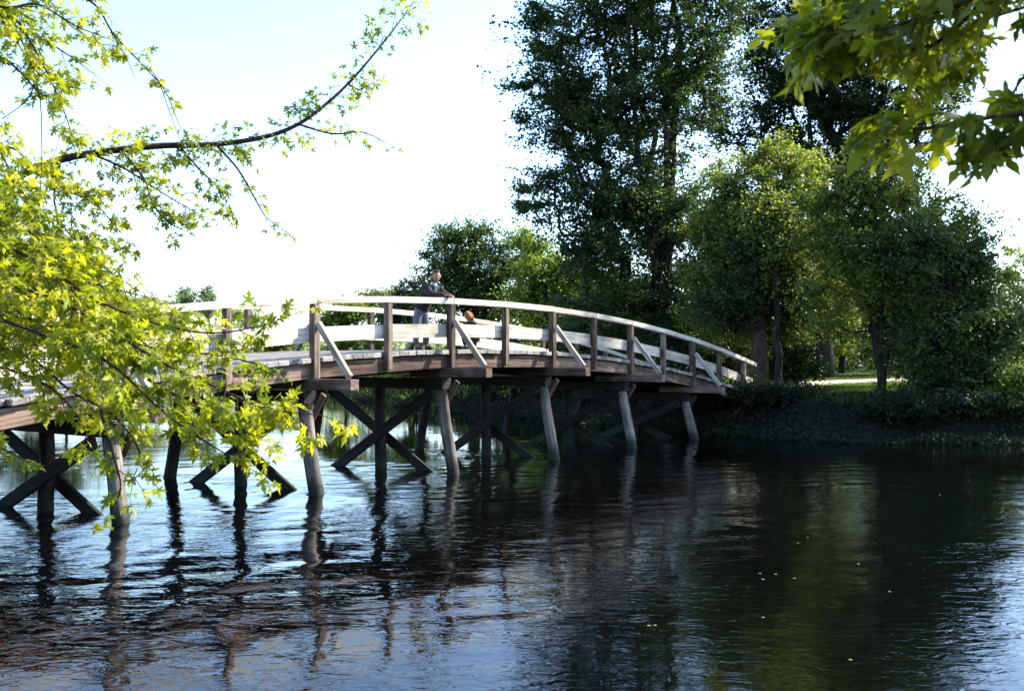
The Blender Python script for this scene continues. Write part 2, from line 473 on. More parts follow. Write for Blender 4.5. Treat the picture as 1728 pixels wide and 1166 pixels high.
# stringers, bent to bent
for i in range(-1, 7):
    ia, ib = (i - .5 if i == -1 else i - 1 + .0), i
    if i == -1: ia = I0
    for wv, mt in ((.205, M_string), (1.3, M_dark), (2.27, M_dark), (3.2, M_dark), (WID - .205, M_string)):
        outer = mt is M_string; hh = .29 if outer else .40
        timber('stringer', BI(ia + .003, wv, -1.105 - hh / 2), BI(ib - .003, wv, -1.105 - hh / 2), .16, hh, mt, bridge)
# posts, braces, rails
post_is = [k / 2 for k in range(-3, 13)]
for i in post_is:
    bent = abs(i - round(i)) < .01
    for side in (0, 1):
        wv = .075 if side == 0 else WID - .075
        jit = random.uniform(-.01, .01)
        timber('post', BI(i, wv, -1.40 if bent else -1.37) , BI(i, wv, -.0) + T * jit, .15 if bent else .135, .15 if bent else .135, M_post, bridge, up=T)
for i in range(-2, 7):
    ib = i + 1
    a_, b_ = max(i, I0), min(ib, I1)
    if b_ <= a_: continue
    for side in (0, 1):
        sgn = 1 if side == 0 else -1
        w0 = .075 if side == 0 else WID - .075
        segs = [(a_, (a_ + b_) / 2), ((a_ + b_) / 2, b_)] 
        for (s0, s1) in segs:
            timber('top_rail', BI(s0 + .001, w0, .068), BI(s1 - .001, w0, .068), .165, .13, M_rail, bridge, rough=.004, segs=2)
            timber('mid_rail', BI(s0 + .004, w0 + sgn * .108, -.58), BI(s1 - .004, w0 + sgn * .108, -.58), .06, .29, M_board, bridge, segs=2, rough=.003)
for i in range(-1, 6):
    zt = rail_z(i) - 1.40
    # outrigger beam that carries the raking braces
    timber('outrigger', Bp(i, -.98, zt - .105), Bp(i, 1.2, zt - .105), .22, .20, M_post, bridge)
    timber('outrigger', Bp(i, WID - 1.2, zt - .105), Bp(i, WID + .98, zt - .105), .22, .20, M_post, bridge)
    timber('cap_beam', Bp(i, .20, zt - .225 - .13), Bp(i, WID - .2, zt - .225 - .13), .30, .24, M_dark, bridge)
    for side in (0, 1):
        s = -1 if side == 0 else 1; wb = 0 if side == 0 else WID
        timber('post_brace', Bp(i, wb + s * .02, rail_z(i) - .36), Bp(i, wb + s * .86, zt + .03), .115, .095, M_brace, bridge, up=T)
    # piles
    zc = zt - .48
    for wt, wf, r in ((.36, .02, .145), (2.22, 2.2, .135), (WID - .36, WID - .02, .135)):
        r *= random.uniform(.94, 1.06)
        top, foot = Bp(i, wt, zc), Bp(i, wf, 0)
        d = (foot - top); low = foot + d.normalized() * 1.3
        x = (low - top).normalized(); y = Vector((0, 0, 1)).cross(x)
        y = y.normalized() if y.length > .01 else T.copy(); z = x.cross(y)
        M = Matrix((x, y, z)).transposed().to_4x4(); M.translation = (top + low) / 2
        Ln = (low - top).length
        V, Fc = [], []; nseg, nr = 9, 16
        for a in range(nseg + 1):
            u = a / nseg
            rr = r * (.88 + .17 * u)
            for b in range(nr):
                an = 2 * math.pi * b / nr
                q = rr * (1 + .03 * math.sin(3 * an + a * .7 + i) + random.uniform(-.018, .018))
                V.append((-Ln / 2 + Ln * u, q * math.cos(an) + .012 * math.sin(a * 1.1 + i), q * math.sin(an)))
        for a in range(nseg):
            for b in range(nr):
                b2 = (b + 1) % nr
                Fc.append((a * nr + b, a * nr + b2, (a + 1) * nr + b2, (a + 1) * nr + b))
        Fc.append(tuple(range(nr))); Fc.append(tuple(nseg * nr + b for b in range(nr))[::-1])
        link('pile', mesh_np('pile', V, faces=Fc), M_pile if wt < 1 else M_dark, bridge, M)  # inner and far piles take the wood with shade in its colour
    # crossed braces on the two faces of each bent
    off = T * .20
    timber('cross_brace', Bp(i, .45, zc - .05) - off, Bp(i, 3.80, -.25) - off, .075, .23, M_dark, bridge, up=NN.cross(Vector((0, 0, 1))).cross(NN))
    timber('cross_brace', Bp(i, WID - .45, zc - .05) + off, Bp(i, .55, -.25) + off, .075, .23, M_dark, bridge, up=NN.cross(Vector((0, 0, 1))).cross(NN))
    # short bolted cleat by the near pile head
    timber('cleat', Bp(i, .10, zt - .30) + T * .26, Bp(i, .42, zt - .78) + T * .26, .06, .13, M_string, bridge)

# ------------------------------------------------------------------ trees
def leaf_quads(C, size, rg, flat=.5):
    """a small bent two-triangle leaf at every row of C"""
    n = len(C)
    nrm = rg.normal(size=(n, 3)); nrm[:, 2] = np.abs(nrm[:, 2]) + flat; nrm /= np.linalg.norm(nrm, axis=1)[:, None]
    d = rg.normal(size=(n, 3)); d -= (d * nrm).sum(1)[:, None] * nrm; d /= np.linalg.norm(d, axis=1)[:, None]
    s = np.cross(nrm, d)
    L = (size * rg.uniform(.6, 1.35, n))[:, None]
    a = C - d * L * .5; b = C + s * L * .36 - nrm * L * .08; c = C + d * L * .5; e = C - s * L * .36 - nrm * L * .08
    V = np.stack([a, b, c, e], 1).reshape(-1, 3)
    F = np.arange(4 * n).reshape(n, 4)
    return V, F, rg.random(n)

def tree(name, label, base, blobs, nodes, leaves, leaf, lmat, tr, seed, bmat=None, group=None, stems=1, fork=.3, spread=.38, cat='tree', bare=.0, hole=.55, lean=(0, 0)):
    """base (x, y, z); blobs [(centre, (rx, ry, rz))] fill the crown"""
    rg = np.random.default_rng(seed); bmat = bmat or M_bark
    base = Vector(base)
    root = empty(name, base, label, cat, group)
    vol = np.array([b[1][0] * b[1][1] * b[1][2] for b in blobs]) ** .8; vol /= vol.sum()
    pick = rg.choice(len(blobs), nodes, p=vol)
    u = rg.normal(size=(nodes, 3)); u /= np.linalg.norm(u, axis=1)[:, None]; u *= (rg.random(nodes) ** (1 / 2.4))[:, None]
    Q = np.array([np.array(blobs[k][0]) + u[j] * np.array(blobs[k][1]) for j, k in enumerate(pick)])
    zmin = base.z + .35
    Q[:, 2] = np.maximum(Q[:, 2], zmin + .2)
    cen = Q.mean(0); top = Q[:, 2].max()
    # stems
    nodesP = [np.array(base) - np.array([0, 0, .3])]; par = [-1]
    stem_tip = []
    for s in range(stems):
        tip = cen.copy(); 
        if stems > 1:
            a = 2 * math.pi * (s + .3) / stems
            tip[:2] += np.array([math.cos(a), math.sin(a) * .6]) * (np.ptp(Q[:, 0]) * .24)
        tip[2] = base.z + (top - base.z) * (.78 + .1 * rg.random())
        prev = 0; nst = 9
        zf = base.z + (top - base.z) * fork
        for k in range(1, nst + 1):
            f = k / nst
            p = np.array(base) * (1 - f) + tip * f
            h = f ** 1.5 if stems > 1 else f ** 1.3
            p[:2] = np.array(base)[:2] * (1 - h) + tip[:2] * h + rg.normal(0, .012 * (top - base.z), 2) * min(1, f * 2)
            nodesP.append(p); par.append(prev); prev = len(nodesP) - 1
    ns0 = len(nodesP)
    startp = np.array(base)
    order = np.argsort(np.linalg.norm((Q - np.array([cen[0], cen[1], base.z])) * np.array([1.25, 1.25, .55]), axis=1))
    A = np.zeros((ns0 + nodes * 2, 3)); A[:ns0] = np.array(nodesP); cnt = ns0
    forkz = base.z + (top - base.z) * fork * .6
    for j in order:
        q = Q[j]
        D = A[:cnt] - q
        cost = np.linalg.norm(D, axis=1) + np.maximum(0, D[:, 2]) * 1.6 + np.maximum(0, forkz - A[:cnt, 2]) * 1.2
        cost[0] = 1e9
        k = int(np.argmin(cost)); mid = (A[k] + q) / 2 + rg.normal(0, .07, 3) * np.linalg.norm(A[k] - q); mid[2] -= .05 * np.linalg.norm(A[k] - q)
        A[cnt] = mid; par.append(k); A[cnt + 1] = q; par.append(cnt); cnt += 2
    A = A[:cnt]; par = np.array(par)
    load = np.ones(cnt) * .6
    for k in range(cnt - 1, 0, -1): load[par[k]] += load[k]
    rad = tr * (load / load[0]) ** .52 * (stems ** .2); rad = np.maximum(rad, .007)
    rad[0] = tr * 1.25
    # tubes, seven sided for stems, four sided for twigs
    V, F = [], []
    def seg(a, b, ra, rb, n):
        t = b - a; l = np.linalg.norm(t)
        if l < 1e-6: return
        t = t / l; r_ = np.array([.1, .3, .95]) if abs(t[2]) < .9 else np.array([1., .2, 0])
        x = np.cross(t, r_); x /= np.linalg.norm(x); y = np.cross(t, x)
        k0 = len(V)
        for (p, r) in ((a, ra), (b + t * rb * .3, rb)):
            for k in range(n):
                an = 2 * math.pi * k / n; V.append(p + x * r * math.cos(an) + y * r * math.sin(an))
        for k in range(n):
            F.append((k0 + k, k0 + (k + 1) % n, k0 + n + (k + 1) % n, k0 + n + k))
    for k in range(1, cnt):
        p = par[k]; n = 10 if rad[k] > .12 else (6 if rad[k] > .04 else 4)
        seg(A[p], A[k], min(rad[p], rad[k] * 1.35), rad[k], n)
    link('trunk', mesh_np('trunk', V, faces=F), bmat, root)
    # leaves in clumps at the twig ends, clumps of unequal fullness
    tips = A[ns0:]
    full = rg.lognormal(0, hole, len(tips)); full /= full.sum()
    if bare > 0: full[rg.random(len(tips)) < bare] = 0; full /= full.sum()
    num = rg.multinomial(leaves, full)
    cc = np.repeat(tips, num, axis=0)
    # sub-clumps give leaf masses within a clump
    sub = rg.integers(0, 5, len(cc)); off5 = rg.normal(size=(len(tips), 5, 3)) * spread * np.array([1, 1, .55])
    idx = np.repeat(np.arange(len(tips)), num)
    off5 += .6 * spread * (tips - A[np.maximum(par[ns0:cnt], 0)])[:, None, :] / np.maximum(.3, np.linalg.norm(tips - A[par[ns0:cnt]], axis=1))[:, None, None]
    off5 *= 1.25
    along = rg.random(len(cc)) ** .7 * 1.1
    cc = cc + off5[idx, sub] * along[:, None] + rg.normal(size=cc.shape) * spread * (.16 + .16 * along)[:, None] * np.array([1, 1, .8])
    has = np.nonzero(num > 8)[0]
    TV, TF = [], []
    a0 = np.repeat(tips[has], 5, axis=0); b0 = a0 + off5[has].reshape(-1, 3) * 1.05; wt = .010 + .004 * (leaf > .14)
    up_ = np.array([0, 0, wt]); sd_ = np.cross(b0 - a0, [0, 0, 1.0]); sd_ = sd_ / np.maximum(1e-6, np.linalg.norm(sd_, axis=1))[:, None] * wt
    TV = np.stack([a0 + up_, a0 - up_ * .5 + sd_, a0 - up_ * .5 - sd_, b0], 1).reshape(-1, 3); q4 = np.arange(len(a0))[:, None] * 4
    TF = np.concatenate([q4 + [0, 1, 3], q4 + [1, 2, 3], q4 + [2, 0, 3]])
    link('twigs', mesh_np('twigs', TV, TF), bmat, root)['kind'] = 'stuff'
    cc = cc[cc[:, 2] > base.z + .05]
    Vl, Fl, tint = leaf_quads(cc, leaf, rg)
    link('crown', mesh_np('crown', Vl, Fl, smooth=False, tint=tint), lmat, root)
    return root

def gz(x, y): return float(ground_z(np.array([x]), np.array([y]))[0])
def bl(d, lst, dr=.9):
    """crown masses: (px, py, rx, ry) measured on the photograph, set at distance d with their real depth"""
    out = []
    for e in lst:
        px, py, rx, ry = e[:4]; dd = d + (e[4] if len(e) > 4 else 0)
        c = P(px, py, dd); out.append(((c.x, c.y, c.z), (rx / F_PX * dd, (rx + ry) / 2 / F_PX * dd * dr, ry / F_PX * dd)))
    return out
def base_at(px, d):
    x = (px - CX) / F_PX * d
    return (x, d, gz(x, d))

tree('tall_tree', 'tallest tree, many stemmed with loose blue green crown, beyond the bridge', base_at(1125, 45),
     bl(45, [(990, 70, 110, 110), (1120, 30, 130, 120), (955, 200, 80, 90), (1060, 220, 120, 120), (1170, 120, 75, 110), (985, 340, 100, 80), (1090, 400, 120, 120), (1010, 480, 90, 80), (1070, -110, 150, 120), (1200, -60, 80, 70), (1140, 330, 75, 90), (905, 60, 40, 40), (905, 320, 45, 50), (1070, 540, 100, 60), (915, 130, 45, 40), (1180, 430, 60, 100), (1230, 40, 40, 60)]),
     820, 135000, .16, M_tall, .36, 11, stems=5, fork=.28, spread=.5, hole=.85)
tree('broad_shade_tree', 'broad tall tree standing past the picture edge on the sunward side of the bank', (28.5, 40, gz(28.5, 40)),
     [((28.5, 40, 13), (4.6, 5, 5)), ((28, 39, 18.5), (4, 4, 4.5)), ((24.8, 38.8, 18.5), (3.4, 3.6, 4.2)), ((30, 41, 9), (4, 4, 4))], 260, 42000, .2, M_darkleaf, .4, 19, stems=2, fork=.3, spread=.6)
tree('spreading_dark_tree', 'dark tall tree rising behind the rounded olive tree', base_at(1392, 56),
     bl(56, [(1400, 110, 120, 110), (1320, 130, 70, 80), (1490, 150, 100, 90), (1540, 230, 80, 60), (1300, 250, 70, 50), (1400, -50, 130, 100), (1300, 30, 60, 50), (1230, 205, 70, 40), (1400, 240, 110, 60), (1570, 140, 60, 60), (1590, 60, 50, 50)]),
     520, 85000, .19, M_darkleaf, .45, 12, stems=2, fork=.3, spread=.55, hole=.8)
tree('rounded_olive_tree', 'rounded olive green tree with dense fine foliage at the waterside', base_at(1316, 39),
     bl(39, [(1290, 310, 90, 70), (1235, 370, 70, 90), (1370, 390, 90, 100), (1300, 440, 120, 110), (1220, 480, 70, 80), (1330, 280, 60, 50), (1370, 520, 80, 60), (1250, 560, 80, 50), (1190, 540, 50, 60), (1400, 320, 50, 50)]),
     430, 80000, .12, M_olive, .15, 13, stems=3, fork=.25, spread=.38, hole=.8)
tree('forked_waterside_tree', 'open tree forking low on the bank, its bare limbs showing through thin leaves', base_at(1487, 34.5),
     bl(34.5, [(1480, 310, 80, 60), (1430, 390, 70, 80), (1540, 350, 80, 70), (1600, 410, 70, 80), (1640, 380, 40, 40), (1500, 460, 110, 70), (1400, 480, 60, 60), (1590, 520, 70, 60), (1450, 300, 60, 50), (1420, 340, 50, 60), (1395, 550, 40, 24), (1570, 585, 60, 36)]),
     420, 50000, .12, M_olive, .16, 14, stems=5, fork=.12, spread=.36, hole=.8)
tree('leaning_bank_tree', 'dark bushy tree at the far right leaning over the water', base_at(1672, 33),
     bl(33, [(1600, 460, 55, 60), (1560, 560, 50, 50), (1640, 460, 45, 60), (1610, 560, 80, 80), (1650, 610, 50, 70), (1620, 660, 60, 60), (1560, 640, 60, 40), (1590, 520, 60, 60), (1540, 420, 60, 60), (1670, 540, 50, 60)]),
     440, 56000, .12, M_tall, .22, 15, stems=4, fork=.1, spread=.40, hole=1.0)
tree('bright_bank_shrub', 'lighter leafed shrub catching some sun low on the bank at the right edge', base_at(1735, 31.6),
     bl(31.6, [(1715, 650, 40, 34), (1760, 670, 50, 40), (1690, 690, 40, 24), (1820, 660, 60, 40)]),
     130, 20000, .11, M_olive, .16, 16, stems=2, fork=.15, spread=.3, cat='shrub')
tree('round_dark_tree', 'round dark green tree on the far bank behind the leaning man', base_at(800, 62),
     bl(62, [(765, 430, 55, 50), (800, 405, 55, 35), (770, 500, 65, 60), (830, 470, 70, 70), (875, 430, 50, 40), (850, 540, 60, 50), (740, 460, 35, 40)]),
     300, 46000, .16, M_mid, .35, 17, stems=3, fork=.15, spread=.5)
tree('sunlit_yellow_green_tree', 'sunlit yellow green tree between the dark round tree and the tallest tree', base_at(925, 56),
     bl(56, [(930, 450, 55, 50), (905, 510, 55, 60), (970, 520, 50, 60), (890, 405, 35, 25), (940, 580, 60, 40), (975, 460, 30, 40)]),
     200, 28000, .16, M_sunlit, .25, 18, stems=2, fork=.15, spread=.42)
for n, (px, d, lst, mt, lab, lf) in enumerate([
    (1255, 62, [(1240, 480, 80, 90), (1300, 540, 80, 60)], M_sunlit, 'sunlit green tree showing between the slim trunks at the bridge end', 12000),
    (1420, 66, [(1410, 530, 70, 70), (1450, 450, 80, 80), (1390, 590, 40, 40)], M_sunlit, 'bright green tree closing the gap above the gravel path', 13000),
    (1545, 60, [(1540, 520, 90, 90), (1600, 460, 60, 70), (1520, 600, 70, 40)], M_olive, 'green tree in the wood behind the forked waterside tree', 12000),
    (1700, 92, [(1700, 470, 50, 60), (1750, 500, 60, 70), (1650, 520, 50, 60), (1800, 440, 60, 60)], M_sunlit, 'light yellow green tree far off at the right edge', 20000),
    (1120, 60, [(1110, 520, 80, 80), (1180, 490, 70, 80), (1060, 560, 60, 50)], M_darkleaf, 'shady low tree behind the trunks of the tallest tree', 12000),
    (1200, 43, [(1180, 560, 60, 60), (1230, 590, 50, 40)], M_darkleaf, 'shaded low tree just beyond the last bay of the bridge', 11000),
    (1560, 42, [(1540, 500, 80, 70), (1600, 560, 70, 60), (1500, 560, 40, 40)], M_darkleaf, 'shaded tree filling the gap to the right of the forked tree', 14000),
    (1290, 47, [(1250, 450, 70, 60), (1330, 520, 50, 60)], M_darkleaf, 'shaded tree behind the rounded olive tree', 11000),
    (1010, 52, [(1000, 560, 50, 50), (1040, 520, 40, 60)], M_tall, 'small leafy tree on the bank behind the right half of the handrail', 9000)]):
    tree('woodland_tree', lab, base_at(px, d), bl(d, lst), 110, lf, .20, mt, .22, 30 + n, group='trees closing the wood behind the bank', fork=.2, spread=.55)
for n, (px, d, lst, mt, lab, lf) in enumerate([
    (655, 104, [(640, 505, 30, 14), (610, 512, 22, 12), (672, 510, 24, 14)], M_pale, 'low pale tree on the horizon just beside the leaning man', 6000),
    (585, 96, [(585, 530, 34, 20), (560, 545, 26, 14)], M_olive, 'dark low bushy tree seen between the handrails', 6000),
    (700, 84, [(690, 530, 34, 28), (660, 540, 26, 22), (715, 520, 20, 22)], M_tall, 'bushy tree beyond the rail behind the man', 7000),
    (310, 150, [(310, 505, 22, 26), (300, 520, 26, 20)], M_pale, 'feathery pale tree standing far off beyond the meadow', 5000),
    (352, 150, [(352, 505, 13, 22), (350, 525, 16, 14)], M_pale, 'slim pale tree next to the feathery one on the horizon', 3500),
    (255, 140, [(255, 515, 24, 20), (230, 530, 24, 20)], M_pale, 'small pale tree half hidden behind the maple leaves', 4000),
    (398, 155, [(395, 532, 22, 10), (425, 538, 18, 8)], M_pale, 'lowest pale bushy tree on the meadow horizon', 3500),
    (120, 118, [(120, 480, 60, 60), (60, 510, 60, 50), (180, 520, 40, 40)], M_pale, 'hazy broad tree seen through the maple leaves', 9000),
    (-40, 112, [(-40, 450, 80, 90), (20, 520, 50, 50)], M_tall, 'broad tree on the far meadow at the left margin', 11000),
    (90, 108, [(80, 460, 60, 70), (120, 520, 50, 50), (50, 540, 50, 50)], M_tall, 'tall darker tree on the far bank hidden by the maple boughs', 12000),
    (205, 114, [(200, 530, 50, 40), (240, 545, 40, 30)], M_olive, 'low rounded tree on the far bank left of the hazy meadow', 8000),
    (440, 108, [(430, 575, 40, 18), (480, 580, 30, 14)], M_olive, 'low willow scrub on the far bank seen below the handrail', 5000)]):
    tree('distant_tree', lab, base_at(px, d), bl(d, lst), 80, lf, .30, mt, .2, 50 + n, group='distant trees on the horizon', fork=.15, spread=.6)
tree('bare_twiggy_tree', 'thin nearly leafless tree against the white sky beside the man', base_at(695, 78),
     bl(78, [(690, 490, 26, 26), (712, 480, 14, 24), (675, 510, 24, 20)]), 150, 2600, .16, M_darkleaf, .16, 70, stems=3, fork=.2, spread=.4, bare=.3)

# bushes
def bush(label, px, d, lst, mt, nn, lf, size, seed, group='bushes on the banks'):
    tree('bush', label, base_at(px, d), bl(d, lst), nn, lf, size, mt, .06, seed, group=group, stems=4, fork=.02, spread=.28, cat='bush')
bush('dense dark bush between the slim trunk and the gravel path', 1345, 38.5, [(1340, 614, 40, 34), (1312, 635, 34, 26), (1368, 622, 18, 20)], M_darkleaf, 120, 14000, .11, 81)
bush('sunlit leafy bush on the far bank seen under the deck', 700, 52, [(690, 625, 34, 26), (725, 610, 30, 24)], M_sunlit, 70, 8000, .13, 82)
bush('green bush under the deck right of the middle piles', 905, 45, [(905, 650, 40, 34), (940, 640, 30, 30)], M_sunlit, 70, 9000, .13, 83)
bush('long shaded bush on the bank behind the kneeling figure', 830, 48, [(830, 590, 46, 38), (780, 600, 36, 34), (865, 630, 40, 34)], M_tall, 100, 12000, .13, 84)
bush('shady waterside bush below the bridge end', 1010, 42, [(1010, 640, 44, 40), (1060, 650, 40, 40)], M_darkleaf, 90, 11000, .12, 85)
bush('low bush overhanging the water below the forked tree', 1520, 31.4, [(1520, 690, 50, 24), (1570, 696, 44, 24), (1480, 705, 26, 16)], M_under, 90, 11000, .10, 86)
bush('waterside bush with drooping twigs right of the forked tree', 1640, 31.2, [(1630, 700, 50, 28), (1690, 700, 44, 30)], M_darkleaf, 90, 10000, .10, 87)
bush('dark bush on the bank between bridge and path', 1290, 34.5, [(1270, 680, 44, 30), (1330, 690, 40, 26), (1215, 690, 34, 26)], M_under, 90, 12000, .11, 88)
bush('sunny low bush on the far bank left of the man', 590, 82, [(590, 585, 26, 16), (560, 590, 24, 14), (630, 580, 26, 16)], M_sunlit, 60, 6000, .2, 89)

# trunks standing at the bridge end
def pole_tree(name, label, px, d, hp, r, bmat, crown, seed, lmat, lf, lean=0.0):
    tree(name, label, base_at(px, d), bl(d, crown), 90, lf, .14, lmat, r, seed, bmat=bmat, fork=.45, spread=.45)
pole_tree('thick_trunk_tree', 'tree with thick reddish trunk standing where the handrail ends', 1285, 37.2, 0, .29, M_bark_red, [(1280, 440, 60, 60), (1260, 500, 50, 40), (1315, 510, 50, 40), (1220, 520, 50, 40)], 91, M_darkleaf, 14000)
pole_tree('slim_trunk_tree', 'tree with slim straight dark trunk beside the thick reddish trunk', 1313, 36.5, 0, .13, M_bark, [(1320, 430, 40, 60), (1300, 370, 40, 50)], 92, M_olive, 6000)
pole_tree('slim_trunk_tree', 'slim tree behind the last handrail posts', 1247, 39.5, 0, .13, M_bark, [(1230, 430, 50, 70), (1245, 340, 50, 50)], 93, M_darkleaf, 7000)

# wood behind everything: nobody could count its trees
rg = np.random.default_rng(5)
n = 130000
xs = rg.uniform(1, 150, n); ys = rg.uniform(68, 110, n)
hh = 5.5 + 2.5 * np.sin(xs * .23) * np.sin(xs * .11 + 1) + rg.normal(0, .7, n); zz = ground_z(xs, ys) + (rg.random(n) ** .8) * np.clip(hh, 2, 13)
blot = np.sin(xs * 1.9 + 2 * np.sin(zz * .9)) * np.sin(zz * 1.6 + ys * .8) > -.35
blot |= zz < 7
C = np.stack([xs, ys, zz], 1)[blot]
Vl, Fl, ti = leaf_quads(C, .55, rg)
wd = link('distant_wood', mesh_np('distant_wood', Vl, Fl, False, ti), M_tall); tag(wd, 'continuous dark green wood behind the trees of the right bank', 'wood', kind='stuff')
n = 26000
xs = rg.uniform(-190, -6, n); ys = 128 + rg.uniform(0, 30, n) + .12 * np.abs(xs)
hh = 3.4 + 1.8 * np.sin(xs * .19) * np.sin(xs * .07 + 2) + 1.0 * np.sin(xs * .6); zz = ground_z(xs, ys) + rg.random(n) * np.clip(hh, .5, 9)
Vl, Fl, ti = leaf_quads(np.stack([xs, ys, zz], 1), .7, rg)
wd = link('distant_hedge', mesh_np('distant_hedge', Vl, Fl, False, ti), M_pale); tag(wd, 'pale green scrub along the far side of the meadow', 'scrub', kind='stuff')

# undergrowth along the right bank and grass
def scatter(x0, x1, y0, y1, n, lo, hi, rg):
    x = rg.uniform(x0, x1, n); y = rg.uniform(y0, y1, n); d = river_dist(x, y); k = (d > lo) & (d < hi)
    return x[k], y[k]
x, y = scatter(-20, 30, 26, 80, 300000, -.6, 4.4, rg)
lump = (.2 + .5 * np.abs(np.sin(x * 1.7 + .8 * np.sin(y * 2.3)) * np.sin(y * 1.3 + x * .6))) * (1 - .85 * np.exp(-((x - 13.2 - (y - 38) * .3) / 2.2) ** 2))
z = ground_z(x, y); z = np.maximum(z, .0) + rg.random(len(x)) * lump
Vl, Fl, ti = leaf_quads(np.stack([x, y, z], 1), .13, rg, flat=.2)
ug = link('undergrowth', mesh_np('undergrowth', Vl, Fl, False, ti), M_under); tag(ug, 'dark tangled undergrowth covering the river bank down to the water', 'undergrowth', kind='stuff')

def blades(x, y, h, rg, wdt=.03):
    n = len(x); z = ground_z(x, y) - .02
    a = rg.uniform(0, 6.28, n); H = h * rg.uniform(.5, 1.3, n); lx, ly = rg.normal(0, .3, n) * H, rg.normal(0, .3, n) * H
    dx, dy = np.cos(a) * wdt, np.sin(a) * wdt
    p0 = np.stack([x - dx, y - dy, z], 1); p1 = np.stack([x + dx, y + dy, z], 1); p2 = np.stack([x + lx, y + ly, z + H], 1)
    return np.stack([p0, p1, p2], 1).reshape(-1, 3), np.arange(3 * n).reshape(n, 3), rg.random(n)
x, y = scatter(6, 30, 31, 62, 110000, 2.4, 30, rg)
off_path = np.full(len(x), 1e9)
for (ax, ay), (bx, by) in zip(PATH[:-1], PATH[1:]):
    tt = np.clip(((x - ax) * (bx - ax) + (y - ay) * (by - ay)) / ((bx - ax) ** 2 + (by - ay) ** 2), 0, 1)
    off_path = np.minimum(off_path, np.hypot(x - ax - tt * (bx - ax), y - ay - tt * (by - ay)))
x, y = x[off_path > 1.85], y[off_path > 1.85]
V, F, ti = blades(x, y, .16, rg); g = link('grass', mesh_np('grass', V, F, False, ti), M_grass); tag(g, 'short grass on the lawn beside the gravel path', 'grass', kind='stuff')
x, y = scatter(-70, 0, 50, 150, 120000, .5, 40, rg)
V, F, ti = blades(x, y, .5, rg, .08); g = link('meadow_grass', mesh_np('meadow_grass', V, F, False, ti), M_grass); tag(g, 'sunlit long meadow grass on the far bank', 'grass', kind='stuff')

# ------------------------------------------------------------------ maple boughs in the foreground
half = [(.02, 0), (.13, .03), (.25, -.06), (.44, -.10), (.35, .05), (.24, .15), (.18, .20), (.30, .24), (.38, .36), (.58, .50), (.42, .50), (.36, .56), (.26, .48), (.13, .40), (.11, .55), (.20, .64), (.17, .76), (.10, .84), (.05, .92), (0, 1.06)]
mid = [(0, 0), (0, .4), (0, .75), (0, 1.06)]
def leaf_template(fold, droop):
    V = []; Fs = []
    def z(x, y): return fold * abs(x) - droop * (y * y) * .5 - .35 * x * x
    r = [(x, y) for x, y in half[:-1]]
    right = [Vector((x, y, z(x, y))) for x, y in r]; left = [Vector((-x, y, z(-x, y))) for x, y in r]
    m_ = [Vector((x, y, z(x, y))) for x, y in mid]
    V = m_ + right + left; nr = len(right)
    R = [4 + k for k in range(nr)]; Lf = [4 + nr + k for k in range(nr)]
    # three polygons a side meeting on the midrib
    Fs.append(tuple([0] + R[0:7] + [1])); Fs.append(tuple([1] + R[6:14])); Fs.append(tuple([1] + R[13:16] + [2])); Fs.append(tuple([2] + R[15:] + [3]))
    Fs.append(tuple([0] + Lf[0:7] + [1])[::-1]); Fs.append(tuple([1] + Lf[6:14])[::-1]); Fs.append(tuple([1] + Lf[13:16] + [2])[::-1]); Fs.append(tuple([2] + Lf[15:] + [3])[::-1])
    # petiole
    b = len(V); V += [Vector((-.012, 0, 0)), Vector((.012, 0, 0)), Vector((0, -.55, .12))]
    Fs.append((b, b + 1, b + 2))
    return np.array([tuple(v) for v in V]), Fs
TEMPL = [leaf_template(.10, .35), leaf_template(.28, .6), leaf_template(-.12, .8), leaf_template(.2, .1), leaf_template(.42, 1.1), leaf_template(.05, 1.5)]

